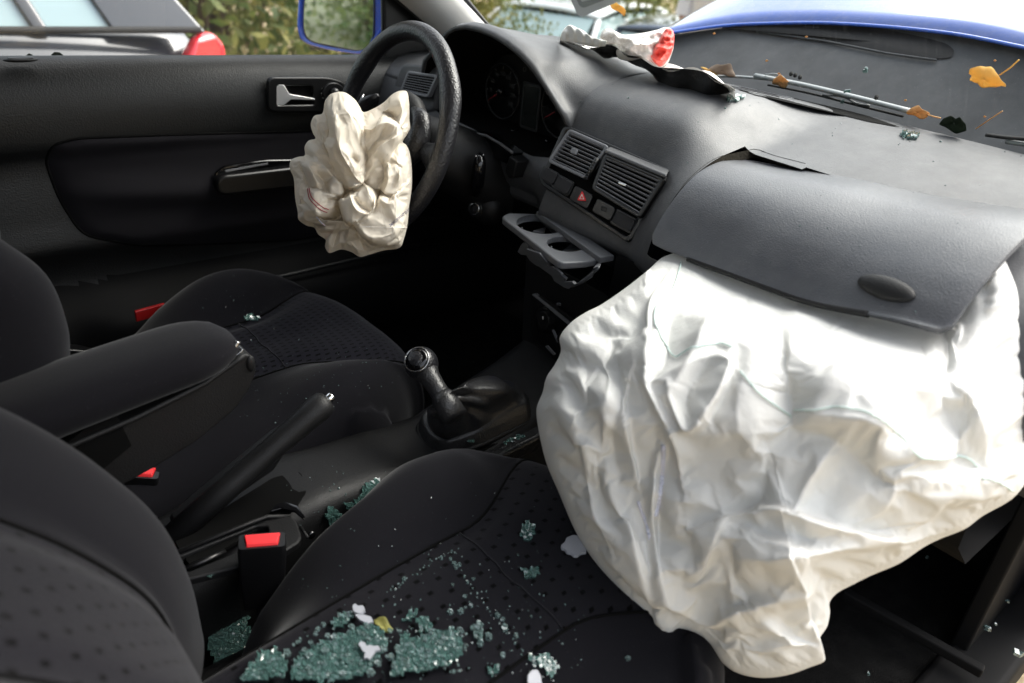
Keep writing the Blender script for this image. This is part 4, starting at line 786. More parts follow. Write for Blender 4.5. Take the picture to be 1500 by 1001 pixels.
# ================================================================ SEATS
def seat(name, yc, label, crest, centre_mat, group, cin, cout):
    t = thing(name, (-.6, yc, .06), label, 'car seat', group)
    def seam(x): return .098+.075*smooth(-.46, -.28, x)
    def chz(x, side):                                     # crest height above the panel, either bolster
        c = cin if side*yc < 0 else cout; return float(interp_rows([q[0] for q in c], [[q[1]] for q in c], x)[0])
    def cpoint(s, v, sg=1):                                     # cushion surface
        av = abs(v); xf = -.208-.135*(min(av, .262)/.25)**2.3; r = .085; L = 2.2
        if s < .70: k = s/.70; x = lerp(-.95, xf-r, k); z0 = lerp(.275, .318, smooth(0, .8, k)); nx, nz, fade = 0, 1, 1
        elif s < .90: th = (s-.70)/.20*math.radians(105); z00 = .318; x = xf-r+r*math.sin(th); z0 = z00-.115*(1-math.cos(th)); nx, nz = math.sin(th), math.cos(th); fade = 1-.55*th/1.8
        else: k = (s-.90)/.10; x = xf-r+r*math.sin(math.radians(105))-.10*k; z0 = .318-.115*(1-math.cos(math.radians(105)))-.055*k; nx, nz, fade = .9, -.2, .35
        vs = seam(x); fo = lerp(.12, 1, smooth(-.62, -.46, x)) if yc < 0 else 1; K = [0, vs*.6, vs, lerp(vs, .19, .55), .192]+[.192+fo*q_ for q_ in (.033, .058, .070, .072, .070)]; ch = min(chz(x, sg), .380)-min(z0, .318) if s < .70 else lerp(chz(xf-r, sg)-.318, .012, min(1, (s-.7)/.12)); H = [.0, .002, -.003, lerp(-.003, ch, .72), ch, ch-.010, ch-.036, ch-.072, ch-.13, ch-.20]
        u = av; return x, z0, nx, nz, fade, K, H
    def CP(s, a):                                         # a in [-1,1] parameter across
        sg = 1 if a >= 0 else -1; k = abs(a)*9
        v = lerp(0, .262, min(1, abs(a)*9/7)); 
        # crest parameter rows
        x, z0, nx, nz, fade, K, H = cpoint(s, 0 if k < .01 else float(np.interp(k, range(10), [0, .07, .12, .16, .192, .225, .25, .262, .264, .262])), sg)
        vv = interp_rows(range(10), [[q] for q in K], k)[0]; h = interp_rows(range(10), [[q] for q in H], k)[0]
        hh = h*(fade if h > -.01 else 1); p = V(x, yc+sg*vv, z0)+V(nx*hh if h > -.02 else 0, 0, nz*hh if h > -.02 else hh*(.55 if s > .7 else 1))
        p[2] = max(p[2], .075); return p, (sg*vv, s*.75)
    def sheet(name, m_, f, a0, a1, na, ns=70):
        A = np.linspace(a0, a1, na); R = [[f(s, a) for a in A] for s in np.linspace(0, 1, ns)]
        mb = MB(); mb.grid([[q[0] for q in r] for r in R], uv=[[q[1] for q in r] for r in R]); return mb.build(name, m_, t)
    c1 = sheet('cushion', centre_mat, CP, -2/9, 2/9, 24); bs = [sheet('cushion_bolster', 'fab', CP, sg*2/9, sg*1.0, 34) for sg in (-1, 1)]
    # piping in the seams, one lateral seam
    for sg in (-1, 1): mb = MB(); mb.tube([CP(s, sg*2/9)[0]+V(0, 0, .0006) for s in np.linspace(0, .93, 50)], .0019, 6); mb.build('piping', 'matte', t)
    mb = MB(); P_ = []
    for a in np.linspace(-2/9, 2/9, 16):
        best = min(np.linspace(.4, .68, 80), key=lambda s: abs(CP(s, a)[0][0]-(-.470-.10*0))); P_.append(CP(best, a)[0]+V(0, 0, .0004))
    mb.tube(P_, .0013, 6); mb.build('lateral_seam', 'fab', t)
    def BP(s, a):                                         # backrest surface
        sg = 1 if a >= 0 else -1; k = abs(a)*9; z = lerp(.24, .93, s); cx = float(interp_rows([q[0] for q in crest], [[q[1]] for q in crest], z)[0])
        K = [0, .05, .092, .14, .195, .232, .258, .268, .268, .262]; H = [-.052, -.052, -.056, -.022, 0, -.008, -.035, -.08, -.13, -.19]
        wv = 1-.10*smooth(.6, 1, s); vv = interp_rows(range(10), [[q] for q in K], k)[0]*wv; h = interp_rows(range(10), [[q] for q in H], k)[0]
        if h > -.056: h = lerp(h, -.05, .5*smooth(.65, 1, s)) if h < 0 else h
        return V(cx+h+.012*math.sin(s*6)*(k < 2.2), yc+sg*vv, z-.03*h), (sg*vv, z)
    sheet('backrest', centre_mat, BP, -2/9, 2/9, 22); [sheet('backrest_bolster', 'fab', BP, sg*2/9, sg*1.0, 36) for sg in (-1, 1)]
    for sg in (-1, 1): mb = MB(); mb.tube([BP(s, sg*2/9)[0]+V(.001, 0, 0) for s in np.linspace(0, 1, 40)], .0022, 6); mb.build('piping', 'matte', t)
    mb = MB(); mb.grid([[BP(s, a)[0]+V(-.19*0, 0, 0) for s in np.linspace(0, 1, 8)] for a in (-1, 1)]); mb.build('backrest_shell', 'dark', t)
    for z0 in (.075,):
        mb = MB(); mb.box((-.60, yc, .10), (.30, 0, 0), (0, .235, 0), (0, 0, .05)); mb.build('seat_frame', 'dark', t, bevel=.02)
        for sg in (-1, 1): mb = MB(); mb.box((-.58, yc+sg*.20, .045), (.34, 0, 0), (0, .018, 0), (0, 0, .02)); mb.build('seat_rail', 'steel' if 0 else 'dark', t, bevel=.004)
    return t, [c1]+bs, CP, BP
D_CR = [(.24, -.775), (.33, -.785), (.47, -.802), (.53, -.797), (.60, -.808), (.65, -.845), (.72, -.90), (.93, -1.0)]
P_CR = [(.24, -.77), (.33, -.775), (.42, -.795), (.50, -.835), (.56, -.875), (.62, -.925), (.72, -1.0), (.93, -1.12)]
sd, sdo, DCP, DBP = seat('seat_assembly', .325, 'dark grey patterned driver seat on the far side by the closed door', D_CR, 'fabd', 'front seats', [(-.95, .27), (-.70, .288), (-.54, .310), (-.48, .332), (-.42, .346), (-.36, .340), (-.30, .315)], [(-.95, .12), (-.692, .240), (-.628, .280), (-.573, .326), (-.505, .366), (-.452, .378), (-.398, .371), (-.313, .334)])
sp_, spo, PCP, PBP = seat('seat_assembly', -.365, 'dark grey passenger seat nearest the camera, strewn with broken green glass', P_CR, 'fabp', 'front seats', [(-.95, .06), (-.76, .11), (-.72, .195), (-.70, .232), (-.61, .316), (-.48, .352), (-.40, .350), (-.365, .335), (-.30, .312)], [(-.95, .23), (-.6, .272), (-.3, .295)])
pbv = bvh_of(*spo); dbv2 = bvh_of(*sdo)
# driver seat inner side cover low down
mb = MB(); mb.box((-.50, .112, .13), (.26, 0, 0), (0, .012, 0), (0, 0, .045)); mb.build('side_cover', 'black', sd, bevel=.01)
mb = MB(); mb.prism([on('y', .60, *q) for q in roundpoly([(95, 512), (170, 518), (165, 530), (120, 560), (95, 555)], 4)], (0, .03, 0)); mb.build('hinge_cover', 'black', sd, bevel=.004)

# ================================================================ CENTRE CONSOLE
con = thing('centre_console', (-.4, 0, .1), 'black centre console running between the front seats', 'console')
st_ = [(-1.05, .20, .085), (-.85, .215, .085), (-.74, .235, .085), (-.66, .262, .082), (-.58, .272, .078), (-.50, .268, .074), (-.42, .262, .078), (-.36, .248, .088), (-.30, .245, .092), (-.20, .275, .095), (-.12, .300, .095), (-.04, .33, .10), (.02, .36, .10)]
rows = []
for x, z, w in resample([V(*q) for q in st_], 70): rows.append([V(x, yy, zz) for yy, zz in [(w+.02, .05), (w+.008, z-.10), (w, z-.03), (w-.006, z-.010), (w-.018, z), (w*.4, z+.002), (0, z+.002), (-w*.4, z+.002), (-w+.018, z), (-w+.006, z-.010), (-w, z-.03), (-w-.008, z-.10), (-w-.02, .05)]])
rows2 = [resample(r, 40) for r in rows]; mb = MB(); mb.grid(rows2); cb_ = mb.build('console_shell', 'dark', con); cbv = bvh_of(cb_)
def cpt(x, y, l=0):
    h = hit(cbv, x, y, l)[0]; return h if h is not None else on('z', .26+l, x, y)
# handbrake slot, tray, trims
cp = PL(on('z', .262, 470, 740), (1, 0, 0), (0, 1, 0)); PCO = lambda name, loops, th, m_, off, bev=.001, par=con, **k: plate(name, cp, loops, th, m_, par, off, bev, **k)
PCO('brake_slot', [roundpoly([(255, 790), (400, 700), (440, 690), (450, 720), (430, 745), (280, 830)], 8)], .006, 'matte', .012, .001)
PCO('tray_rim', [roundpoly([(225, 820), (380, 758), (402, 754), (430, 760), (440, 790), (400, 815), (260, 850), (230, 850)], 10), roundpoly([(240, 822), (375, 768), (395, 768), (398, 790), (280, 838), (242, 842)], 6)], .012, 'dark', .018, .003)
mb = MB(); mb.tube([cp.at(255, 812, .024), cp.at(370, 765, .024), cp.at(392, 757, .022), cp.at(425, 757, .016)], .003, 8); mb.build('tray_rib', 'dark', con)
mb = MB(); P_ = [cp.at(*q, .016) for q in [(397, 752), (412, 748), (432, 752), (446, 764), (447, 760), (436, 744), (418, 738), (404, 742)]]; mb.prism(P_, (0, 0, .004)); mb.build('console_clip', 'gloss', con, bevel=.001)
mb = MB(); mb.tube([cp.at(440, 772, .018), cp.at(451, 788, .018)], .0022, 8); mb.build('console_lever', 'dark', con); mb = MB(); mb.ball(cp.at(456, 784, .016), (V(.006, 0, 0), V(0, .004, 0), V(0, 0, .006)), 12, 8); mb.build('console_catch', 'gloss', con)
mb = MB(); mb.tube([cp.at(262, 838, .01), cp.at(300, 822, .012), cp.at(330, 808, .012)], .004, 8); mb.build('tray_rib', 'black', con)
mb = MB(); A = [on('y', .09, *q) for q in ((690, 566), (700, 560), (772, 509))]; mb.tube(A, .0035, 8); mb.build('footwell_strip', 'slat', con)
# raised surround and gaiter of the gear lever
gp = PL(on('z', .253, 690, 640), on('z', .285, 790, 610)-on('z', .25, 610, 650), (0, 1, 0)); PG = lambda name, loops, th, m_, off, bev=.001, par=con, **k: plate(name, gp, loops, th, m_, par, off, bev, **k)
sur = roundpoly([(594, 622), (640, 588), (700, 572), (790, 560), (800, 630), (715, 672), (640, 684), (608, 664)], 16)
PG('lever_surround', [sur], .03, 'leather', -.004, .006)
PG('surround_groove', [roundpoly([(601, 624), (636, 600), (690, 586), (752, 576), (784, 600), (789, 618), (700, 664), (645, 677), (616, 662)], 14)], .004, 'matte', -.001, .001)
PG('ashtray_lid', [roundpoly([(745, 568), (800, 556), (802, 612), (786, 608)], 3)], .006, 'dark', .004, .0015)
ringp = roundpoly([(608, 626), (638, 603), (690, 590), (748, 580), (776, 602), (779, 618), (700, 656), (648, 670), (622, 656)], 18, 6); ringp = [tuple(q) for q in resample([V(*q) for q in ringp], 64, True)]
neckc = dp(652, 588, 1.175); nr = .017; base3 = [gp.at(*q, .002) for q in ringp]; bcen = np.mean(base3, axis=0)
kn = on('y', .0, 617, 533); ld = norm(kn-neckc); la = norm(np.cross(ld, FW)); lb = np.cross(ld, la)
def ringang(p): d = p-bcen; return math.atan2(d.dot(lb), d.dot(la))
rows = []
for t in np.linspace(0, 1, 30):
    row = []
    for j, b in enumerate(base3):
        a = ringang(b); nk = neckc+la*nr*math.cos(a)+lb*nr*math.sin(a); e = t**.8
        inn_ = b+(bcen-b)*(.16*smooth(0, .25, t)); q = lerp(inn_, nk, smooth(.10, 1, t)**.85); up_ = .010*math.sin(math.pi*min(1, t*5))*(1 if t < .2 else 0)+.018*smooth(0, .16, t)*(1-smooth(.3, 1, t))
        fold = .0085*math.sin(t*16+2.2*math.sin(a*2+.6)+1.2*math.sin(3*a))*smooth(.15, .5, t)*(1-.6*smooth(.9, 1, t))+.003*math.sin(7*a+8*t)*smooth(.2, .5, t)
        d = q-(neckc+ld*-.03); up_ = up_+.030*math.sin(math.pi*t**.9)*(.45+.55*float(norm(b-bcen)[0])); row.append(q+V(0, 0, up_)+norm(q-lerp(bcen, neckc, t)+1e-6)*fold)
    rows.append(row)
lev = thing('gear_lever', gp.at(690, 640), 'black gear lever with round knob and wrinkled leather gaiter', 'gear lever')
mb = MB(); mb.grid(rows, cv=True); gt = mb.build('gaiter', 'boot', lev)
mb = MB(); mb.tube([p+V(0, 0, .002) for p in base3+base3[:2]], .004, 8); mb.build('gaiter_frame', 'dark', lev)
mb = MB(); mb.tube([neckc-ld*.03, neckc+ld*.004, neckc+ld*.012], [.020, .0195, .0165], 20); mb.build('gaiter_collar', 'boot', lev)
L_ = np.linalg.norm(kn-neckc); mb = MB(); mb.tube([neckc, neckc+ld*L_*.35, neckc+ld*L_*.62, neckc+ld*L_*.82], [.0150, .0145, .0160, .021], 24); mb.build('shaft_sleeve', 'boot', lev)
mb = MB(); mb.ball(kn, (la*.0265, np.cross(ld, la)*.0265, ld*.0275), 32, 20); kb = mb.build('knob', 'leather', lev)
capn = norm(CAM-kn+ld*.55+V(-.25, 0, .1)); ca = norm(np.cross(capn, (0, 0, 1))); cb2 = np.cross(ca, capn)
mb = MB(); mb.tube([kn+capn*.019+ca*.0195*math.cos(t)+cb2*.0195*math.sin(t) for t in np.linspace(0, 2*math.pi, 40)], .0013, 6); mb.build('cap_ring', 'steel', kb)
mb = MB(); mb.ball(kn+capn*.0185, (ca*.0188, cb2*.0188, capn*.0068), 28, 12); mb.build('knob_cap', 'gloss', kb)
kpl = PL(kn+capn*.0258, ca, cb2)
for q in ([(-.008, -.0006), (.008, -.0006), (.008, .0006), (-.008, .0006)], [(-.0086, -.006), (-.0074, -.006), (-.0074, .006), (-.0086, .006)], [(-.0006, -.006), (.0006, -.006), (.0006, .006), (-.0006, .006)], [(.0074, -.006), (.0086, -.006), (.0086, .0005), (.0074, .0005)]):
    plate('gate_mark', kpl, [q], .0006, 'steel', kb, -.0005, .0001, px=False)

# ================================================================ HANDBRAKE
tipp = on('y', -.02, 478, 588); hbb = on('y', -.02, 262, 778); hb = thing('handbrake', hbb, 'black handbrake lever with chrome button pulled up beside the armrest', 'handbrake')
hd = norm(tipp-hbb); mb = MB(); Ls = np.linalg.norm(tipp-hbb)
mb.tube([hbb-hd*.05, hbb+hd*Ls*.35, hbb+hd*Ls*.62, hbb+hd*Ls*.86, hbb+hd*Ls*.95, tipp-hd*.002, tipp+hd*.003], [.017, .0165, .0165, .0185, .0195, .0175, .012], 24); mb.build('grip', 'dark', hb)
mb = MB(); mb.tube([tipp, tipp+hd*.010, tipp+hd*.0125], [.0072, .0072, .005], 18); bt = mb.build('release_button', 'chrome', hb); mb = MB(); mb.tube([tipp, tipp+hd*.0035], .0105, 18); mb.build('button_collar', 'black', hb)
mb = MB(); pr_ = [(258, 790), (330, 740), (402, 690), (440, 630), (452, 612), (404, 640), (300, 725), (255, 765)]; mb.prism([on('y', -.008, *q) for q in pr_], (0, .02, 0)); mb.build('lever_boot', 'dark', hb, bevel=.004)
mb = MB(); mb.grid([resample([on('y', y, *q) for q in [(398, 694), (402, 672), (418, 648), (440, 628)]], 10) for y in (-.03, .03)]); 
# ================================================================ ARMREST
arm = thing('armrest', on('y', .03, 100, 600), 'fabric topped centre armrest with a black lower shell, tilted forward', 'armrest')
axp = [on('y', .03, *q) for q in [(-150, 668), (0, 614), (120, 570), (240, 527), (310, 504), (337, 500)]]; A_ = resample(axp, 26); rows = []
for i, p in enumerate(A_):
    k = i/25; e = 1 if k < .80 else math.sqrt(max(.0, 1-((k-.80)/.205)**2)); d = norm(A_[min(i+1, 25)]-A_[max(i-1, 0)]); upn = norm(np.cross(np.cross(d, (0, 0, 1)), d)); upn = upn if upn[2] > 0 else -upn; sd_ = norm(np.cross(d, upn))
    hh = lerp(.031, .025, k); rows.append([p+sd_*.060*(.35+.65*e)*np.sign(math.cos(q))*abs(math.cos(q))**.7+upn*hh*(.30+.70*e)*np.sign(math.sin(q))*abs(math.sin(q))**.8 for q in np.linspace(0, 2*math.pi, 36, endpoint=False)])
mb = MB(); mb.grid(rows, cv=True); mb.add(rows[-1], [tuple(range(36))]); mb.build('padded_top', 'fabarm', arm)
sh = [(-160, 760), (60, 668), (200, 610), (300, 560), (348, 524), (362, 518), (374, 526), (376, 545), (365, 572), (345, 600), (290, 646), (236, 680), (180, 712), (60, 770), (-160, 850)]
mb = MB(); mb.prism([on('y', -.012, *q) for q in roundpoly(sh, 10, 3)], (0, .085, 0)); mb.build('lower_shell', 'dark', arm, bevel=.008, seg=3)
mb = MB(); mb.tube([on('y', -.016, *q) for q in [(-150, 762), (60, 672), (200, 612), (300, 562), (345, 530), (358, 520)]], .0035, 8); mb.build('shell_lip', 'dark', arm)
mb = MB(); mb.box(on('y', .01, 340, 516), hd*.010, (0, .016, 0), (0, 0, .004)); mb.tube([on('y', .0, 333, 520), on('y', .0, 343, 510), on('y', .0, 349, 500)], .004, 8); mb.build('catch', 'steel', arm, bevel=.001)
mb = MB(); mb.ball(on('y', -.012, 367, 533), (V(.006, 0, 0), V(0, .004, 0), V(0, 0, .012)), 14, 10); mb.build('end_badge', 'dark', arm)
mb = MB(); mb.box(on('y', .02, 60, 690), hd*.10, (0, .035, 0), V(-.2, 0, 1)*.03); mb.build('inner_hinge', 'matte', arm)
# belt buckles
def buckle(c, up, face, h, label, w=.027, d=.0135):
    t = thing('belt_buckle', c-up*h, label, 'belt buckle', 'front seat belt buckles'); s = norm(np.cross(up, face)); f = norm(np.cross(s, up)); mb = MB()
    secs = [(0, 1, 1), (-.008, 1.05, 1.1), (-.06, .98, 1.05), (-h, .82, .9)]; rows = []
    for dz, kw, kd in secs: rows.append([c+up*dz+s*a*w*kw+f*b*d*kd for a, b in rrect((0, 0), 1, 1, .22, 3)])
    mb.grid(rows, cv=True); mb.add(rows[0], [tuple(range(len(rows[0])))]); b = mb.build('buckle_case', 'black', t)
    mb = MB(); q = [c+up*.004+s*a*w*.78+f*e*d*.62 for a, e in ((-1, -1), (1, -1), (.86, 1), (-.86, 1))]; q2 = [c-up*.004+s*a*w*.80+f*e*d*.9 for a, e in ((-1, -1), (1, -1), (.86, 1), (-.86, 1))]
    mb.add(q+q2, [(0, 1, 2, 3), (4, 7, 6, 5), (0, 4, 5, 1), (1, 5, 6, 2), (2, 6, 7, 3), (3, 7, 4, 0)], None, 0, False); mb.build('release_button', 'red', t, bevel=.0015)
    mb = MB(); mb.tube([c-up*h, c-up*(h+.10)], .010, 8); mb.build('stalk', 'black', t)
    vs, fs = text2d('PRESS', .009)
    return t
buckle(on('y', -.145, 384, 792), norm(V(.06, .0, 1)), norm(V(-.45, -1, .1)), .10, 'black seat belt buckle with red button beside the passenger seat glass')
buckle(on('y', .115, 206, 692), norm(V(.20, -.06, 1)), norm(V(-.45, -1, .1)), .10, 'seat belt buckle with only a red corner showing below the armrest', .024)
# ================================================================ AIRBAGS
def seg_dist(X, Y, P):                                    # distance, signed side and position along a polyline
    best = np.full(X.shape, 1e9); side = np.zeros(X.shape); along = np.zeros(X.shape); n = len(P)-1
    for i in range(n):
        a, b = P[i], P[i+1]; dx, dy = b[0]-a[0], b[1]-a[1]; l2 = dx*dx+dy*dy; t = np.clip(((X-a[0])*dx+(Y-a[1])*dy)/l2, 0, 1); d = np.hypot(X-a[0]-t*dx, Y-a[1]-t*dy)
        s = np.sign(dx*(Y-a[1])-dy*(X-a[0])); u = d < best; best = np.where(u, d, best); side = np.where(u, s, side); along = np.where(u, (i+t)/n, along)
    return best, side, along
def catm(P, n=40): return [tuple(q) for q in resample([V(*p) for p in P], n)]
def cloth_bag(name, outline, centre, mid, bulge, back, strokes, extra, mats, N=150, power=2.4, **k):
    """closed cloth body: outline measured in the photo, real thickness front and back; strokes are creases and rolls"""
    nseg = 720; out = np.array([tuple(q) for q in resample([V(*q) for q in outline], nseg, True)]); c = np.array(centre, float)
    A, B = np.meshgrid(np.linspace(-1, 1, N), np.linspace(-1, 1, N), indexing='ij'); big = np.abs(A) >= np.abs(B); rad = np.where(big, A, B)
    with np.errstate(divide='ignore', invalid='ignore'): ph = np.where(big, math.pi/4*B/np.where(A == 0, 1, A), math.pi/2-math.pi/4*A/np.where(B == 0, 1, B))
    ph = np.where(rad < 0, ph+math.pi, ph); R_ = np.abs(rad); R_ = 1-(1-R_)**1.12; u = (ph/(2*math.pi) % 1)*nseg; i0 = np.floor(u).astype(int) % nseg; t = u-np.floor(u); O = out[i0]*(1-t[..., None])+out[(i0+1) % nseg]*t[..., None]
    PX = c[0]+(O[..., 0]-c[0])*R_; PY = c[1]+(O[..., 1]-c[1])*R_; h = np.zeros(PX.shape)
    for st in strokes:
        kind, amp, w, pts = st[:4]; d, s, al = seg_dist(PX, PY, catm(pts, 30)); tp_ = np.clip(np.sin(np.pi*np.clip(al*.94+.03, 0, 1)), 0, 1)**.5
        if kind == 'r': f = np.exp(-(d/w)**1.15)                                 # ridge
        elif kind == 'v': f = -np.exp(-(d/w)**1.2)                                # valley
        elif kind == 's': f = np.where(s > 0, np.exp(-d/(w*1.6)), np.exp(-(d/(w*.22))**1.5))  # overlap: falls off sharply on one side
        else: f = np.where(s < 0, np.exp(-d/(w*1.6)), np.exp(-(d/(w*.22))**1.5))
        h += amp*f*tp_
    h += extra(PX, PY, R_); fall = 1-smooth(.90, 1.0, R_)*.75; prof = np.clip(1-R_**power, 0, 1)**.5
    D = mid(PX, PY)-bulge(PX, PY)*prof-h*fall*np.clip(1.15-R_**8, 0, 1)
    def P3(x, y, d): return (CAM+(FW+RT*((x[..., None]-750)/FPX)+UP*((500.5-y[..., None])/FPX))*d[..., None]).reshape(-1, 3)
    fr = P3(PX, PY, D); bk = P3(PX, PY, mid(PX, PY)+back*np.sqrt(np.clip(1-R_**2.2, 0, 1))+.006*fbm(PX/45, PY/45, 3, 3)*(1-R_)); idx = np.arange(N*N).reshape(N, N); edge = np.zeros((N, N), bool); edge[0] = edge[-1] = True; edge[:, 0] = edge[:, -1] = True
    bi = idx.copy(); inner = ~edge; bi[inner] = N*N+np.arange(inner.sum()); q = lambda g, f: [(int(g[i, j]), int(g[i+1, j]), int(g[i+1, j+1]), int(g[i, j+1])) if f else (int(g[i, j]), int(g[i, j+1]), int(g[i+1, j+1]), int(g[i+1, j])) for i in range(N-1) for j in range(N-1)]
    mb = MB(); mb.add(list(fr)+list(bk[inner.reshape(-1)]), q(idx, False)+q(bi, True)); o = mb.build(name, mats, **k); return o, R_.reshape(-1)
def settle_cloth(o, N, R_, grow, bend, frames, fall=.94):
    """let the front of a bag, held at its rim, buckle as real cloth that is a little too large for its frame"""
    nf = N*N; me = bpy.data.meshes.new('sim'); vs = [v.co.copy() for v in o.data.vertices][:nf]
    fs = [(i*N+j, i*N+j+1, (i+1)*N+j+1, (i+1)*N+j) for i in range(N-1) for j in range(N-1)]
    me.from_pydata(vs, [], fs); t = bpy.data.objects.new('sim', me); sc = bpy.data.scenes.new('sim'); sc.collection.objects.link(t); vg = t.vertex_groups.new(name='pin')
    for lv in range(11):
        q = [i for i in range(nf) if round(float(np.clip((R_[i]-fall)/(1-fall)*1.3, 0, 1))*10) == lv]
        if q: vg.add(q, lv/10, 'REPLACE')
    md = t.modifiers.new('cloth', 'CLOTH'); c = md.settings; c.vertex_group_mass = 'pin'; c.shrink_min = -grow; c.quality = 5; c.mass = .05; c.tension_stiffness = c.compression_stiffness = 25; c.shear_stiffness = 8; c.bending_stiffness = bend
    c.air_damping = 5; c.tension_damping = c.compression_damping = c.shear_damping = 2; c.bending_damping = .5; c.effector_weights.gravity = .15; md.collision_settings.use_collision = False; md.collision_settings.use_self_collision = False
    md.point_cache.frame_start = 1; md.point_cache.frame_end = frames
    for f in range(1, frames+1): sc.frame_set(f)
    dg = sc.view_layers[0].depsgraph; dg.update(); m2 = t.evaluated_get(dg).data; co = np.empty(len(m2.vertices)*3); m2.vertices.foreach_get('co', co); co = co.reshape(-1, 3)
    if len(co) == nf and np.isfinite(co).all():
        for i in range(nf): o.data.vertices[i].co = co[i]
    bpy.data.objects.remove(t); bpy.data.scenes.remove(sc); bpy.data.meshes.remove(me)
# ---- passenger airbag
PO = [(984, 371), (1008, 370), (1032, 375), (1068, 385), (1130, 390), (1250, 400), (1360, 385), (1430, 365), (1462, 368), (1483, 394), (1503, 428), (1516, 490), (1523, 600), (1518, 670), (1500, 712), (1481, 733), (1439, 757), (1415, 775), (1378, 790),
      (1354, 802), (1318, 826), (1276, 844), (1250, 857), (1226, 870), (1215, 884), (1216, 897), (1212, 918), (1200, 938), (1203, 951), (1209, 968), (1188, 978), (1153, 990), (1118, 994), (1083, 988), (1058, 972), (1037, 944), (1013, 930), (992, 928), (974, 939), (960, 937), (932, 906), (901, 867),
      (866, 818), (841, 776), (817, 720), (800, 680), (790, 640), (785, 600), (794, 575), (800, 552), (812, 534), (821, 514), (819, 494), (836, 472), (858, 457), (880, 446), (915, 422), (948, 396), (968, 378)]
lipx = [955, 1000, 1090, 1200, 1300, 1350, 1385, 1430, 1490]; lipy = [355, 372, 405, 440, 472, 485, 480, 410, 345]; lipd = [1.12, 1.08, 1.02, .94, .88, .855, .84, .83, .84]
def pmid(x, y):
    t = np.clip((x-785)/720, 0, 1); d = 1.015-.15*t-.05*smooth(700, 980, y)+.085*smooth(560, 380, y)*(1-t*.8); return d
def pbul(x, y): return .16+.03*smooth(900, 1300, x)-.07*smooth(780, 960, y)
PS_ = [('z', .022, 26, [(1000, 372), (955, 430), (942, 500), (952, 560), (990, 640), (1000, 700)]), ('r', .016, 22, [(905, 425), (935, 470), (930, 540), (950, 600)]), ('v', .026, 34, [(1110, 400), (1070, 470), (1030, 540), (1010, 600)]),
      ('r', .022, 30, [(1000, 380), (1040, 440), (1010, 520), (985, 560)]), ('s', .024, 26, [(985, 530), (1040, 508), (1072, 512), (1030, 600), (1005, 612), (985, 560)]), ('v', .032, 30, [(1120, 410), (1150, 480), (1160, 560), (1165, 612)]),
      ('r', .025, 26, [(1170, 420), (1165, 500), (1150, 560)]), ('v', .03, 40, [(1240, 445), (1300, 500), (1335, 540)]), ('r', .028, 44, [(1350, 500), (1400, 470), (1450, 400)]), ('r', .022, 40, [(1180, 590), (1280, 600), (1370, 660), (1430, 690)]),
      ('v', .022, 30, [(1160, 615), (1230, 640), (1300, 690), (1390, 750)]), ('s', .032, 30, [(1060, 755), (1150, 738), (1250, 770), (1330, 790), (1400, 775)]), ('r', .026, 30, [(1080, 820), (1180, 812), (1260, 790)]), ('z', .028, 24, [(962, 660), (955, 740), (962, 800), (975, 870), (990, 905)]),
      ('v', .030, 18, [(978, 650), (968, 720), (966, 790), (972, 850)]), ('r', .014, 12, [(890, 700), (925, 790), (950, 850)]), ('r', .012, 14, [(850, 650), (865, 720), (890, 790), (905, 830)]), ('v', .012, 12, [(875, 640), (885, 720), (915, 790)]),
      ('r', .014, 16, [(830, 500), (850, 560), (840, 600), (830, 640)]), ('v', .018, 18, [(872, 460), (890, 500), (860, 560), (840, 620)]), ('r', .014, 14, [(880, 520), (890, 560), (885, 600), (905, 620)]), ('v', .014, 14, [(905, 510), (910, 580), (900, 640), (910, 700)]), ('s', .014, 14, [(925, 530), (915, 580), (925, 640), (935, 700)]),
      ('z', .030, 22, [(985, 885), (1040, 905), (1100, 895), (1160, 880), (1215, 872)]), ('v', .02, 20, [(1030, 915), (1070, 950), (1090, 985)]), ('r', .018, 16, [(1120, 900), (1150, 930), (1190, 960)]), ('v', .016, 14, [(1150, 900), (1180, 940), (1200, 945)]), ('r', .016, 26, [(1420, 540), (1450, 600), (1455, 680)]),
      ('v', .016, 26, [(1390, 560), (1410, 640), (1400, 720)]), ('r', .014, 20, [(1230, 640), (1190, 700), (1170, 740)]), ('v', .014, 24, [(1130, 650), (1110, 720), (1060, 740)]), ('r', .012, 16, [(800, 600), (830, 604), (845, 625)]), ('r', .011, 10, [(835, 650), (860, 650), (880, 652)]), ('v', .014, 14, [(1080, 840), (1100, 870), (1060, 885)]), ('r', .012, 18, [(1300, 700), (1360, 720), (1400, 770)])]
def pextra(x, y, r):
    wx, wy = x/1.0+22*fbm(x/90, y/90, 11, 3), y/1.0+22*fbm(x/90, y/90, 23, 3); f1, f2 = worley(wx/120, wy/95, 5); g1, g2 = worley(wx/52, wy/66, 9)
    left = smooth(1000, 860, x); e = .030*(f1-.4)*.8+(.002+.007*left)*(g1-.4); e = e+.030*np.abs(fbm(wx/150, wy/120, 31, 2))+.012*left*np.abs(fbm(wx/40, wy/90, 77, 2))
    ang = np.arctan2(y-620, x-1130); e = e+.0035*np.sin(ang*34+3*fbm(x/70, y/70, 8, 2))*smooth(.80, .97, r)
    ly = np.interp(x, lipx, lipy); return e*(1-.6*np.exp(-np.clip(y-ly, 0, 999)/30))
def pmid2(x, y):
    return pmid(x, y)
pbag, pbb = cloth_bag('passenger_airbag', PO, (1130, 640), pmid2, pbul, .10, PS_, pextra, ['wbag'], label='large white deflated airbag hanging from the dashboard on the passenger side', cat='airbag', N=172, power=2.2)
settle_cloth(pbag, 172, pbb, .055, 2.2, 14)
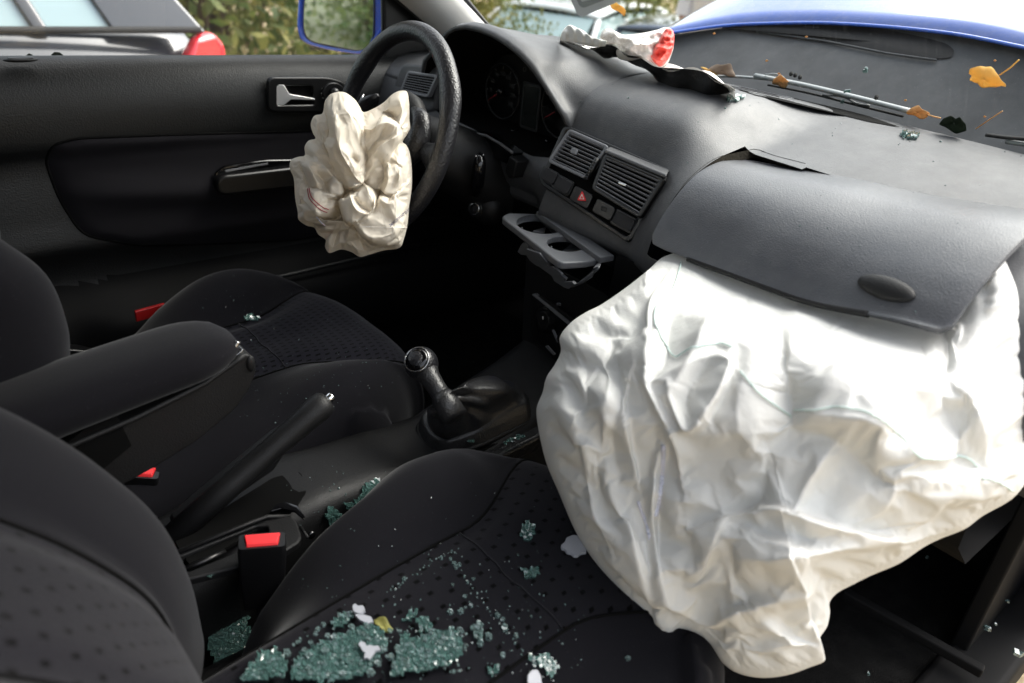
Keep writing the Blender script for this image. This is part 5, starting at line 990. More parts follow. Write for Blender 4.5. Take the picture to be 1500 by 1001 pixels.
# keep the cloth below the opened cover
me = pbag.data; o0 = np.array(pbag['org']); ldv = []
for v in me.vertices:
    p = np.array(v.co)+o0; q = p-CAM; z = q.dot(FW); x = 750+FPX*q.dot(RT)/z; y = 500.5-FPX*q.dot(UP)/z
    ly = float(np.interp(x, lipx, lipy)); ld_ = float(np.interp(x, lipx, lipd)); k = smooth(90, -10, y-ly)
    need = ld_+.012+.05*smooth(0, -60, y-ly)
    zz = z if x < 950 or x > 1450 else (lerp(z, max(z, need), k)); v.co = Vector(dp(x, y, zz)-o0)
pbb = bvh_of(pbag); md = pbag.modifiers.new('sub', 'SUBSURF'); md.levels = md.render_levels = 1
def surf_line(b, pts, r, name, m_, par, lift=.0008, n=120, brk=None):
    P_ = [hit(b, x, y, lift)[0] for x, y in catm(pts, n)]; run = []; o = None
    for i, p in enumerate(P_+[None]):
        if p is None or (run and np.linalg.norm(p-run[-1]) > .03):
            if len(run) > 2: mb = MB(); mb.tube(run, r, 5); o = mb.build(name, m_, par)
            run = [] if p is None else [p]
        else: run.append(p)
    return o
for pts in ([(998, 385), (985, 425), (960, 455), (965, 490), (985, 520), (992, 524)], [(992, 524), (1020, 508), (1055, 504), (1072, 510)], [(1085, 545), (1110, 575), (1135, 595), (1160, 612)], [(1165, 602), (1190, 602), (1230, 597), (1280, 610), (1320, 640), (1345, 668), (1375, 672), (1410, 668), (1432, 684)], [(1436, 700), (1460, 706), (1482, 718)]):
    surf_line(pbb, pts, .0010, 'seam_thread', 'thread', pbag, .0016)
surf_line(pbb, [(972, 652), (970, 690), (966, 730), (960, 755)], .0030, 'blue_stain', 'greyink', pbag, .0002)
surf_line(pbb, [(935, 735), (940, 750), (948, 770), (952, 790)], .0022, 'blue_stain', 'greyink', pbag, .0002)
# ---- driver airbag: several lobes folded over each other
DO = [(496, 134), (507, 136), (520, 146), (527, 156), (532, 164), (545, 160), (562, 150), (575, 138), (586, 133), (596, 134), (599, 145), (600, 158), (600, 175), (601, 188), (596, 198), (590, 208), (595, 212), (600, 222), (603, 240), (604, 262), (603, 280), (600, 300), (597, 330), (592, 350), (586, 363),
      (560, 368), (540, 374), (527, 377), (515, 370), (500, 366), (482, 371), (476, 362), (477, 352), (466, 344), (460, 334), (449, 331), (437, 322), (436, 312), (432, 290), (430, 262), (424, 246), (426, 235), (436, 230), (446, 228), (446, 215), (452, 206), (462, 203), (458, 195), (455, 182), (460, 170), (472, 166), (476, 148), (484, 138)]
# every lobe: outline, height above the bag's middle, tilt towards an edge, creases run to the knot near (525, 262)
LOB = [([(424, 240), (432, 230), (447, 229), (470, 250), (466, 300), (476, 330), (460, 336), (438, 322), (430, 280)], .030, 0, 0), ([(446, 214), (455, 204), (474, 205), (492, 236), (500, 280), (480, 290), (458, 260), (446, 232)], .040, .010, .0),
       ([(457, 172), (472, 165), (484, 178), (487, 205), (476, 212), (462, 200)], .030, 0, 0), ([(476, 150), (484, 138), (498, 133), (514, 139), (530, 160), (535, 205), (538, 250), (525, 268), (505, 265), (484, 228), (479, 206), (486, 190), (484, 170)], .078, 0, 0),
       ([(532, 166), (552, 160), (568, 168), (586, 180), (590, 200), (576, 222), (548, 250), (535, 262), (526, 230), (527, 190)], .062, .0, 0), ([(545, 160), (574, 138), (596, 133), (601, 160), (602, 190), (592, 206), (584, 186), (568, 166)], .036, 0, 0),
       ([(560, 222), (572, 214), (592, 208), (603, 235), (603, 290), (580, 290), (566, 262)], .046, 0, 0), ([(538, 250), (552, 228), (560, 216), (568, 232), (572, 262), (556, 274), (540, 268)], .050, 0, 0), ([(566, 232), (584, 236), (594, 258), (580, 282), (560, 278), (560, 252)], .058, 0, 0),
       ([(440, 240), (462, 228), (480, 238), (496, 262), (486, 282), (466, 278), (448, 262)], .055, 0, 0), ([(474, 262), (486, 252), (500, 262), (500, 278), (478, 284)], .064, 0, 0), ([(450, 276), (460, 272), (492, 276), (492, 298), (480, 312), (462, 314), (450, 300)], .070, 0, 0),
       ([(495, 288), (514, 276), (536, 266), (550, 286), (548, 304), (520, 326), (510, 325)], .088, 0, 0), ([(520, 326), (548, 302), (556, 284), (585, 280), (604, 258), (602, 300), (594, 345), (586, 364), (560, 360), (534, 345)], .076, 0, 0),
       ([(436, 300), (452, 300), (470, 318), (500, 315), (512, 330), (490, 340), (462, 338), (440, 326)], .046, 0, 0), ([(470, 335), (500, 322), (530, 340), (562, 362), (530, 378), (500, 366), (480, 372)], .020, 0, 0)]
def lobe_inside(X, Y, P):
    d, s, a = seg_dist(X, Y, list(P)+[P[0]]); ins = np.zeros(X.shape, bool); n = len(P)
    for i in range(n):
        (x0, y0), (x1, y1) = P[i], P[(i+1) % n]; c = ((y0 > Y) != (y1 > Y)); xi = (x1-x0)*(Y-y0)/((y1-y0) if y1 != y0 else 1e-9)+x0; ins ^= c & (X < xi)
    return np.where(ins, d, -d)
def dextra(x, y, r):
    H = np.zeros(x.shape)
    for i, (P, h, tx, ty) in enumerate(LOB):
        wx = x+2.2*fbm(x/14, y/14, 40+i, 3); wy = y+2.2*fbm(x/14, y/14, 60+i, 3); sd = lobe_inside(wx, wy, catm(P+[P[0]], 44)[:-1]); R0 = 9.0
        cx, cy = np.mean([p[0] for p in P]), np.mean([p[1] for p in P]); ang = math.atan2(262-cy, 522-cx); ax, ay = math.cos(ang), math.sin(ang); acr = (-(x-cx)*ay+(y-cy)*ax); alg = (x-cx)*ax+(y-cy)*ay
        f1, _ = worley(acr/16+i*3.3+.9*fbm(x/30, y/30, i, 2), alg/60+i*1.7, i+3)
        body = h-.026*(1-np.sqrt(np.clip(1-(1-np.clip(sd/R0, 0, 1))**2, 0, 1)))+.0075*(f1-.45)-.00020*np.clip(alg, -40, 60)*(1 if h > .04 else .3)
        lh = np.where(sd > 0, body, h-.026+.012*sd*.5); H = np.maximum(H, np.where(sd > -2.0, lh, 0)); 
    for kind, amp, w, pts in DST:
        d, s, al = seg_dist(x, y, catm(pts, 24)); tp_ = np.clip(np.sin(np.pi*np.clip(al*.92+.04, 0, 1)), 0, 1)**.5
        f = np.exp(-(d/w)**1.15) if kind == 'r' else (-np.exp(-(d/w)**1.1) if kind == 'v' else np.where((s > 0) == (kind == 's'), np.exp(-d/(w*1.8)), np.exp(-(d/(w*.25))**1.5)))
        H = H+1.4*amp*f*tp_
    A_ = np.arctan2(y-262, x-522); rd = np.hypot(x-522, y-262); H = H+.004*(np.abs(fbm(A_*3.2+10, rd/75, 91, 2))-.12)*smooth(4, 25, rd)
    return H+.0010*fbm(x/12, y/12, 5, 2)
DST = [('z', .016, 7, [(486, 142), (486, 176), (496, 204), (508, 232), (523, 256)]), ('r', .010, 6, [(500, 136), (510, 162), (520, 183), (526, 200), (528, 220)]), ('v', .010, 6, [(504, 140), (515, 168), (524, 188)]), ('v', .016, 5, [(530, 168), (528, 204), (535, 220), (535, 256)]),
       ('v', .014, 4, [(513, 224), (518, 222), (524, 230)]), ('r', .010, 6, [(500, 206), (512, 222), (520, 244)]), ('r', .012, 5, [(536, 182), (546, 183), (560, 177), (582, 175)]), ('v', .010, 5, [(542, 214), (553, 202), (566, 182)]), ('s', .014, 6, [(546, 220), (560, 206), (584, 194)]), ('v', .018, 6, [(558, 162), (572, 166), (584, 172)]),
       ('r', .016, 5, [(585, 136), (589, 162), (588, 182), (600, 188)]), ('v', .010, 4, [(594, 144), (595, 165), (597, 182)]), ('v', .014, 5, [(573, 222), (580, 214), (592, 208)]), ('r', .012, 5, [(577, 228), (590, 240), (584, 262)]), ('v', .012, 5, [(556, 228), (562, 250), (552, 272)]), ('r', .010, 5, [(566, 236), (570, 256), (562, 276)]),
       ('r', .012, 5, [(450, 240), (456, 252), (464, 268)]), ('v', .012, 4, [(436, 240), (446, 254), (452, 268)]), ('r', .012, 5, [(470, 230), (480, 244), (494, 262)]), ('v', .010, 4, [(462, 244), (474, 262), (470, 276)]), ('r', .014, 5, [(492, 280), (512, 268), (530, 258)]), ('v', .014, 4, [(480, 288), (502, 284), (524, 272)]),
       ('r', .012, 5, [(512, 286), (522, 306), (540, 312)]), ('v', .010, 4, [(516, 286), (532, 300), (544, 304)]), ('s', .016, 6, [(512, 328), (532, 318), (548, 300), (550, 284)]), ('r', .010, 7, [(556, 286), (572, 296), (590, 284)]), ('r', .010, 6, [(524, 336), (556, 362), (584, 362)]), ('v', .012, 6, [(500, 325), (492, 345), (486, 368)]), ('r', .010, 6, [(510, 330), (508, 350), (500, 366)]),
       ('v', .010, 5, [(520, 340), (528, 356), (540, 372)]), ('r', .010, 5, [(456, 306), (470, 322), (500, 322)]), ('v', .012, 5, [(444, 312), (462, 330), (490, 330)]), ('r', .010, 5, [(440, 258), (436, 285), (440, 308)]), ('r', .008, 4, [(462, 200), (474, 204), (482, 206)]), ('v', .008, 4, [(466, 172), (470, 190), (480, 200)])]
def dmid(x, y): return 1.235+.00018*(x-520)+.0001*(y-260)
dbag, dbb = cloth_bag('driver_airbag', DO, (520, 255), dmid, lambda x, y: .020+0*x, .05, [], dextra, ['cbag'], label='crumpled cream airbag hanging out of the steering wheel hub', cat='airbag', N=140, power=3.0)
settle_cloth(dbag, 140, dbb, .07, 2.0, 11); dbb = bvh_of(dbag); md = dbag.modifiers.new('sub', 'SUBSURF'); md.levels = md.render_levels = 1
# soften the steps a little so it reads as folded cloth
for ob, it, f in (): md = ob.modifiers.new('smooth', 'SMOOTH'); md.iterations = it; md.factor = f
for pts in ([(451, 277), (454, 291), (462, 301), (472, 309), (479, 311)], [(453, 276), (457, 289), (465, 298), (474, 305), (481, 307)]): surf_line(dbb, pts, .0007, 'red_stripe', 'redline', dbag, .0008)
surf_line(dbb, [(464, 318), (470, 325), (476, 330)], .0012, 'stain', 'greyink', dbag, .0006)
surf_line(dbb, [(530, 332), (560, 333), (596, 334)], .0004, 'seam', 'tape', dbag, .0004)
vs, fs = text2d('360607041671515', 5.6, .92); ang = math.radians(-41); lv = []
for a, b in vs: x = 585+a*math.cos(ang)+b*math.sin(ang); y = 319+a*math.sin(ang)-b*math.cos(ang); p = hit(dbb, x, y, .0009)[0]; lv.append(p)
okf = [f for f in fs if all(lv[i] is not None for i in f)]; used = sorted({i for f in okf for i in f}); mp_ = {i: k for k, i in enumerate(used)}
if okf: mb = MB(); mb.add([lv[i] for i in used], [tuple(mp_[i] for i in f) for f in okf], None, 0, False); mb.build('printed_number', 'ink', dbag)

# ================================================================ BROKEN GLASS
def slab(poly, plane_pts, cell, th, seed, mb, wob=.22):
    """a sheet of crazed safety glass: many small tilted prisms inside the outline; plane_pts(x,y,lift)->point"""
    r = np.random.default_rng(seed); xs_ = [p[0] for p in poly]; ys_ = [p[1] for p in poly]; nx, ny = int((max(xs_)-min(xs_))/cell)+2, int((max(ys_)-min(ys_))/cell)+2
    gx_ = min(xs_)+cell*np.arange(nx)[:, None]+r.uniform(-.33, .33, (nx, ny))*cell; gy_ = min(ys_)+cell*np.arange(ny)[None]+r.uniform(-.33, .33, (nx, ny))*cell
    for i in range(nx-1):
        for j in range(ny-1):
            q = [(gx_[i, j], gy_[i, j]), (gx_[i+1, j], gy_[i+1, j]), (gx_[i+1, j+1], gy_[i+1, j+1]), (gx_[i, j+1], gy_[i, j+1])]; c = np.mean(q, axis=0)
            if lobe_inside(np.array([c[0]]), np.array([c[1]]), poly)[0] < r.uniform(-.1, .45)*cell: continue
            t = th*(1+r.uniform(-wob, wob)); tops = []; bots = []; crk = []
            for a in q:
                p = c+(np.array(a)-c)*.86; w = plane_pts(p[0], p[1], .0004); u = plane_pts(p[0], p[1], t*(1+r.uniform(-wob, wob)*.6))
                if w is None or u is None: tops = None; break
                tops.append(u); bots.append(w); crk.append(plane_pts(a[0], a[1], t*.72) if tops else None)
            if tops: mb.add(bots+tops, [(4, 5, 6, 7), (0, 4, 7, 3), (0, 1, 5, 4), (1, 2, 6, 5), (2, 3, 7, 6)], None, 0, False)
            if tops and all(z_ is not None for z_ in crk): mb.add(crk, [(0, 1, 2, 3)], None, 1, False)
    return mb
def on_bvh(b):
    return lambda x, y, l: hit(b, x, y, l)[0]
def chunk(label, poly, b, cell=5, th=.0034, m_='shard', seed=1, off=0, cat='broken glass', name='glass_piece', group='pieces of broken window glass'):
    cell = cell*1.05 if m_ != 'white' else cell
    fn = (lambda x, y, l: (hit(b, x, y, l+off)[0])) if isinstance(b, BVHTree) else (lambda x, y, l: b.at(x, y, l+off)); mb = slab(poly, fn, cell, th, seed, MB())
    for v_ in range(len(mb.v)): pass
    if not mb.v: print('EMPTY CHUNK', label); return None
    return mb.build(name, [m_, 'crack'], label=label, cat=cat, group=group)
fl = PL(on('z', .14, 330, 930), V(1, 0, .10), V(0, 1, .25))
chunk('large square sheet of crazed green glass standing beside the seat belt buckle', [(296, 906), (330, 898), (361, 890), (366, 915), (370, 945), (372, 975), (355, 985), (318, 982), (305, 950)], fl, 4.2, .006, seed=2)
chunk('triangular light green sheet of crazed glass at the bottom edge of the seat', [(360, 985), (380, 966), (402, 958), (415, 970), (424, 985), (422, 1002), (385, 1010), (350, 1010)], pbv, 4.4, .004, 'shard', 3, .012)
chunk('long broad sheet of crazed green glass lying on the passenger seat seam', [(432, 975), (455, 960), (500, 938), (540, 924), (558, 930), (572, 948), (560, 975), (530, 1004), (470, 1010), (428, 1004)], pbv, 4.6, .004, 'shard', 4, .010)
chunk('ragged fan of green glass right of the olive leaf', [(592, 930), (604, 945), (640, 935), (668, 930), (676, 950), (680, 972), (660, 985), (610, 996), (572, 1004), (580, 968)], pbv, 4.8, .004, 'shard', 5, .010)
chunk('small knob of green glass above the ragged fan', [(610, 912), (628, 910), (636, 922), (630, 936), (615, 932)], pbv, 4.6, .004, 'shard', 6, .006)
chunk('short green glass bar left of the white flake at the seam', [(486, 916), (500, 905), (516, 898), (522, 910), (508, 922), (490, 930)], pbv, 4.4, .004, 'shard', 7, .005)
def flake(label, pts, l0, l1):
    fk = roundpoly(pts, 1.2, 2); L1 = [hit(pbv, *q, l1)[0] for q in fk]; L0 = [hit(pbv, *q, l0)[0] for q in fk]; mb = MB(); nf = len(fk); mb.add(L0+L1, [tuple(range(nf, 2*nf))]+[(i, (i+1) % nf, nf+(i+1) % nf, nf+i) for i in range(nf)], None, 0, False)
    mb.build('glass_piece', 'white', label=label, cat='broken glass', group='pieces of broken window glass')
flake('white reflecting glass flake beside the olive leaf', [(519, 902), (523, 898), (527, 901), (534, 900), (537, 906), (533, 908), (535, 912), (527, 911), (521, 909)], .010, .015)
flake('grey white glass flake just left of the olive leaf', [(522, 912), (530, 911), (545, 915), (548, 922), (540, 925), (528, 919)], .010, .014)
flake('cloudy grey glass flake lying on the long crazed sheet', [(527, 959), (531, 955), (537, 957), (539, 962), (545, 960), (550, 963), (556, 962), (560, 968), (552, 970), (549, 975), (544, 983), (540, 979), (536, 981), (538, 972), (533, 969), (531, 964)], .016, .019)
chunk('green glass lump alone near the top of the seat panel', [(760, 788), (765, 774), (773, 766), (786, 776), (783, 787), (771, 796), (766, 792)], pbv, 4.4, .005, 'shard', 9)
chunk('ribbed green glass lump right below the lone lump', [(762, 832), (775, 836), (790, 830), (791, 843), (778, 852), (766, 846)], pbv, 4.4, .005, 'shard', 10)
chunk('pale green glass chip left of the glass cluster in mid seat', [(590, 908), (600, 897), (613, 895), (612, 904), (602, 914), (592, 915)], pbv, 4.2, .0045, 'shard', 11)
chunk('tall greenish glass splinter cluster in mid seat', [(690, 915), (700, 912), (709, 920), (708, 935), (704, 944), (692, 938)], pbv, 4.2, .005, 'crumb', 12)
chunk('curled green glass shard near the lower front of the seat', [(772, 958), (786, 962), (802, 958), (812, 962), (817, 978), (812, 992), (800, 990), (788, 974), (774, 968)], pbv, 5, .004, 'shard', 13)
chunk('green glass chip at the bottom right of the shard fan', [(714, 983), (728, 976), (732, 980), (728, 990), (716, 994)], pbv, 4.2, .005, 'shard', 14)
flake('white flake under the curled shard at the bottom edge', [(770, 992), (776, 985), (783, 984), (788, 992), (790, 1004), (770, 1004)], .004, .008)
chunk('white flat flake of glass tucked against the big airbag', [(822, 803), (828, 793), (836, 789), (854, 790), (858, 800), (856, 814), (846, 820), (836, 815), (826, 811)], pbv, 40, .004, 'white', 16) if False else None
fk = roundpoly([(821, 804), (827, 799), (829, 793), (834, 791), (838, 789), (856, 790), (860, 800), (858, 814), (850, 815), (846, 819), (840, 819), (836, 815), (830, 814), (827, 809), (822, 808)], 1.5, 2)
L1 = [hit(pbv, *q, .006)[0] for q in fk]; L0 = [hit(pbv, *q, .002)[0] for q in fk]; mb = MB(); nf = len(fk); mb.add(L0+L1, [tuple(range(nf, 2*nf))]+[(i, (i+1) % nf, nf+(i+1) % nf, nf+i) for i in range(nf)], None, 0, False)
mb.build('glass_piece', 'white', label='white flat flake of glass tucked against the big airbag', cat='broken glass', group='pieces of broken window glass')
chunk('green glass nugget on the driver seat by the armrest tip', [(354, 464), (362, 461), (380, 463), (384, 468), (370, 471), (358, 470)], dbv2, 3.2, .004, 'shard', 17)
chunk('glass heap on the console beside the passenger seat bolster', [(474, 752), (480, 742), (494, 745), (500, 752), (492, 764), (482, 770), (476, 762)], cbv, 4, .004, 'shard', 18, .002)
chunk('strip of green glass crumbs running up the console edge', [(500, 738), (516, 734), (540, 706), (556, 698), (558, 708), (536, 730), (520, 744), (506, 750)], cbv, 4, .004, 'shard', 19, .002)
chunk('thin scatter of green glass inside the rear console tray', [(300, 840), (316, 830), (332, 824), (334, 832), (318, 840), (304, 848)], cp, 3.5, .004, 'shard', 20, .012)
chunk('glass bead lying at the foot of the gear gaiter', [(638, 630), (646, 627), (650, 634), (645, 640), (638, 637)], gp, 3.4, .004, 'shard', 21, .022)
chunk('green glass crumb on the gaiter front edge', [(686, 643), (695, 641), (697, 646), (690, 650), (685, 648)], gp, 3.2, .004, 'shard', 22, .016)
chunk('row of glass crumbs along the right lip of the lever surround', [(735, 648), (745, 642), (770, 634), (774, 638), (755, 646), (738, 652)], gp, 3.2, .005, 'shard', 23, .012)
for i, (lab, pl_) in enumerate((('flat pale green glass bar on the dashboard below the black film', [(1061, 146), (1066, 142), (1075, 144), (1088, 139), (1090, 146), (1080, 150), (1064, 151)]), ('pale green glass bar on the dashboard under the wiper leaf', [(1318, 198), (1324, 194), (1334, 197), (1348, 197), (1350, 202), (1338, 205), (1322, 203)]))):
    chunk(lab, pl_, dbvh, 3.4, .005, 'crumb', 30+i)
for i, (lab, pl_) in enumerate((('glass cube stuck on the windscreen above the wiper', [(1235, 132), (1243, 129), (1245, 136), (1238, 139)]), ('glass cube lying against the wiper arm', [(1228, 144), (1236, 146), (1235, 153), (1229, 151)]), ('tiny glass chip on the windscreen above the wiper', [(1263, 102), (1268, 99), (1270, 105), (1266, 108)]))):
    chunk(lab, pl_, wbvh, 3.4, .005, 'crumb', 40+i, -.004)
# loose single crumbs
def crumb_mesh(c, n, s, r):
    a = norm(np.cross(n, r.normal(size=3))); b = np.cross(n, a); k = int(r.integers(5, 7)); m0 = MB(); sh_ = [r.uniform(.7, 1.15) for _ in range(k)]; th = r.uniform(.5, .9)
    lo = [c+s*sh_[i]*(a*math.cos(6.283*i/k)+b*math.sin(6.283*i/k)) for i in range(k)]; hi = [c+n*s*th*(1+r.uniform(-.3, .3))+s*.8*sh_[i]*(a*math.cos(6.283*i/k)+b*math.sin(6.283*i/k)) for i in range(k)]
    return lo+hi, [tuple(range(k, 2*k))]+[(i, (i+1) % k, k+(i+1) % k, k+i) for i in range(k)]
cr = [(476, 928, 7), (468, 934, 7), (465, 940, 6), (482, 944, 8), (517, 931, 9), (420, 958, 11), (448, 965, 7), (442, 951, 5), (592, 849, 7), (647, 819, 6), (665, 826, 8), (672, 828, 7), (668, 832, 6), (660, 820, 6), (681, 874, 7), (690, 888, 7), (660, 898, 9), (675, 896, 9), (728, 903, 8), (736, 908, 7), (739, 920, 12), (716, 934, 11), (674, 925, 10), (736, 961, 8), (756, 932, 7), (783, 974, 7), (685, 854, 5), (632, 939, 8), (703, 944, 8), (780, 968, 7), (640, 985, 7), (556, 985, 9), (545, 998, 10), (600, 988, 8), (580, 990, 9), (455, 990, 8), (540, 930, 7), (565, 962, 9), (572, 935, 8), (575, 975, 9), (620, 905, 5), (693, 849, 6), (920, 965, 8), (505, 1000, 8)]
for x, y, s in cr:
    c, nn = hit(pbv, x, y, .0)
    if c is None: continue
    lift = .013 if (430 < x < 580 and y > 925) or (575 < x < 680 and y > 930) else .0
    vs, fs = crumb_mesh(c+nn*lift, nn, s*.00042*2*.62, rng); mb = MB(); mb.add(vs, fs, None, 0, False)
    mb.build('glass_crumb', 'crumb', label='tiny clear glass crumb strewn on the passenger seat cushion', cat='glass crumb', group='glass crumbs on the passenger seat')
mb = MB()                                                  # dust-fine crumbs nobody could count
def scatter(b, x0, x1, y0, y1, n, s0, s1, dens=None, off=0):
    for _ in range(n):
        x, y = rng.uniform(x0, x1), rng.uniform(y0, y1)
        if dens and rng.random() > dens(x, y): continue
        c, nn = hit(b, x, y, off)
        if c is None: continue
        vs, fs = crumb_mesh(c, nn, rng.uniform(s0, s1)*(1 if rng.random() < .85 else 1.8), rng); mb.add(vs, fs, None, 0, False)
scatter(pbv, 400, 860, 700, 1000, 300, .0004, .0010, lambda x, y: .25+.75*smooth(800, 960, y)); scatter(pbv, 560, 800, 800, 1000, 80, .0006, .0014)
scatter(pbv, 430, 690, 930, 1000, 90, .0010, .0026, None, .014)
scatter(dbv2, 280, 590, 400, 620, 330, .0004, .0009); scatter(cbv, 420, 600, 680, 770, 50, .0005, .0012); scatter(dbvh, 800, 1500, 100, 340, 130, .0004, .0012); scatter(lbv, 960, 1480, 240, 470, 35, .0004, .0010)
for k in range(26):
    q = resample([V(570, 866), V(640, 820), V(672, 806)], 26)[k]; c, nn = hit(pbv, q[0]+rng.uniform(-3, 3), q[1]+rng.uniform(-3, 3)); 
    if c is not None: vs, fs = crumb_mesh(c, nn, rng.uniform(.0008, .0018), rng); mb.add(vs, fs, None, 0, False)
    q = resample([V(672, 832), V(720, 900), V(770, 960)], 26)[k]; c, nn = hit(pbv, q[0]+rng.uniform(-3, 3), q[1]+rng.uniform(-3, 3))
    if c is not None: vs, fs = crumb_mesh(c, nn, rng.uniform(.0008, .0018), rng); mb.add(vs, fs, None, 0, False)
for _ in range(60):
    p = on('z', .118, rng.uniform(540, 760), rng.uniform(440, 620)); vs, fs = crumb_mesh(p, V(0, 0, 1), rng.uniform(.0006, .0016), rng); mb.add(vs, fs, None, 0, False)
for x, y, s in ((1358, 817, .004), (1456, 862, .006), (1476, 882, .004), (1446, 922, .006), (1458, 915, .003), (1490, 958, .008), (1272, 988, .003), (923, 962, .003)):
    p = on('z', .13, x, y); vs, fs = crumb_mesh(p, V(0, 0, 1), s, rng); mb.add(vs, fs, None, 0, False)
mb.build('glass_grit', 'crumb', label='fine glass grit sprinkled over the seats, dashboard and floor', cat='glass grit', kind='stuff')

# ================================================================ LEAVES
def leaf(name, label, outline, m_, surf, curl=.003, off=.002, stem=None, cat='leaf', group='fallen autumn leaves', mid=None):
    f = (lambda x, y, l: hit(surf, x, y, l)[0]) if isinstance(surf, BVHTree) else (lambda x, y, l: surf.at(x, y, l)); out = [tuple(q_) for q_ in resample([V(*q_) for q_ in roundpoly(list(outline), 1.6, 2)], 46, True)]; c = mid or tuple(np.mean(out, axis=0)); rows = []
    for i, r in enumerate((.02, .35, .7, 1)):
        row = []
        for j, q in enumerate(out):
            x, y = c[0]+(q[0]-c[0])*r, c[1]+(q[1]-c[1])*r; l = off+curl*(r**2)*(.5+.5*math.sin(j*.42+len(label)))*(-1 if off < 0 else 1); p = f(x, y, l); row.append(p if p is not None else (rows[-1][j] if rows else dp(x, y, 1.2)))
        rows.append(row)
    mb = MB(); mb.grid(rows, cv=True); o = mb.build(name, m_, label=label, cat=cat, group=group, solid=.0004)
    if stem: P_ = [f(x, y, off*1.4) for x, y in stem]; mb = MB(); mb.tube([p for p in P_ if p is not None], .0011, 6); o2 = mb.build('leaf_stem', m_, o)
    return o
leaf('yellow_leaf', 'large yellow birch leaf with a long stem stuck on the windscreen', [(1411, 125), (1417, 117), (1414, 113), (1419, 102), (1430, 101), (1437, 105), (1443, 105), (1452, 110), (1461, 114), (1468, 127), (1466, 134), (1459, 133), (1452, 134), (1444, 131), (1436, 131), (1429, 126), (1420, 127)], 'leafy', wbvh, .010, -.004, [(1461, 113), (1476, 103), (1489, 91)])
leaf('yellow_leaf', 'ragged yellow leaf high on the windscreen near the grey sticker', [(890, 6), (899, 4), (908, 10), (915, 18), (914, 25), (905, 20), (895, 14)], 'leafy', wbvh, .003, -.003)
leaf('orange_leaf', 'upright orange leaf caught at the middle of the wiper', [(1128, 126), (1131, 118), (1140, 112), (1148, 116), (1152, 124), (1149, 131), (1138, 129)], 'leafo', wbvh, .004, -.004)
leaf('orange_leaf', 'orange leaf with a pointed tip at the outer end of the wiper', [(1324, 169), (1330, 162), (1342, 158), (1352, 164), (1358, 171), (1352, 177), (1340, 175), (1330, 172)], 'leafo', wbvh, .005, -.004, [(1356, 171), (1366, 174), (1375, 176)])
leaf('dry_leaf', 'pale dry curled leaf at the inner end of the wiper', [(1034, 104), (1046, 98), (1066, 96), (1068, 106), (1076, 114), (1066, 116), (1050, 113), (1038, 110)], 'leafb', wbvh, .006, -.005)
leaf('orange_leaf', 'small orange leaf tip beside the pale curled leaf', [(1024, 99), (1034, 103), (1045, 108), (1050, 113), (1038, 110)], 'leafy', wbvh, .003, -.003)
leaf('green_leaf', 'dark green lobed leaf half hidden at the windscreen base', [(1378, 180), (1386, 170), (1396, 167), (1402, 172), (1410, 168), (1418, 178), (1418, 190), (1405, 193), (1390, 186)], 'leafg', wbvh, .003, .004, None)
mb = MB(); mb.tube([p for p in [hit(wbvh, x, y, -.004)[0] for x, y in [(1427, 191), (1446, 178), (1466, 165)]] if p is not None], .0009, 6); mb.build('leaf_stalk', 'leafo', label='bare brown leaf stalk lying at the base of the windscreen', cat='leaf stalk')
leaf('russet_leaf', 'russet crumpled leaf behind the gear lever gaiter', [(698, 569), (704, 563), (714, 562), (722, 567), (727, 573), (720, 574), (712, 570), (702, 571)], 'leafr', gp, .006, .022)
leaf('olive_leaf', 'olive brown leaf scrap among the glass on the passenger seat', [(548, 914), (556, 910), (566, 912), (572, 922), (577, 930), (572, 936), (560, 928), (550, 922)], 'olive', pbv, .004, .006)
leaf('green_leaf', 'folded green leaf on the outer edge of the driver window sill', [(74, 81), (80, 76), (88, 77), (94, 82), (86, 83)], 'leafg', PL(on('y', .75, 84, 80), (1, 0, 0), (0, 0, 1)), .004, .0)
leaf('green_leaf', 'small green leaf tip beside the door lock knob', [(38, 82), (42, 78), (49, 81), (46, 83)], 'leafg', PL(on('y', .75, 44, 80), (1, 0, 0), (0, 0, 1)), .003, .0)
for i, (x, y) in enumerate(((1045, 50), (1122, 90), (1180, 55), (1456, 90), (1325, 148), (1441, 172), (1140, 109))):
    leaf('leaf_scrap', 'tiny orange leaf scrap stuck on the windscreen', [(x-2.5, y), (x, y-1.8), (x+3, y), (x, y+1.8)], 'leafo', wbvh, .0005, -.002, group='tiny leaf scraps on the windscreen')

# ================================================================ WIPERS, STICKER, PAPER
def wsl(pts, lift): return [p for p in [hit(wbvh, x, y, 0)[0]+V(.020*1, 0, lift) if hit(wbvh, x, y, 0)[0] is not None else None for x, y in pts] if p is not None]
wp_ = thing('windscreen_wiper', on('x', .44, 1200, 135), 'long grey wiper arm lying along the base of the windscreen', 'wiper', 'windscreen wipers')
def bar(pts, w, m_, name, lift=0, par=wp_):
    A = [hit(wbvh, x, y, 0)[0] for x, y in catm(pts, 16)]; A = [p+V(.014, 0, lift) for p in A if p is not None]
    if len(A) > 2: mb = MB(); mb.tube(A, w, 8, flat=.6); mb.build(name, m_, par)
bar([(1030, 112), (1075, 113), (1120, 117), (1145, 120)], .0045, 'wiper', 'arm'); bar([(1100, 113), (1130, 119), (1175, 128), (1250, 146), (1328, 166)], .0075, 'wiper', 'blade_frame', .002)
bar([(1120, 122), (1180, 134), (1260, 154), (1318, 168)], .0035, 'rubber', 'blade', -.004); bar([(1200, 140), (1230, 143), (1248, 152), (1268, 156)], .003, 'slat', 'bridge'); bar([(1115, 110), (1130, 109), (1142, 114)], .002, 'wiper', 'hook')
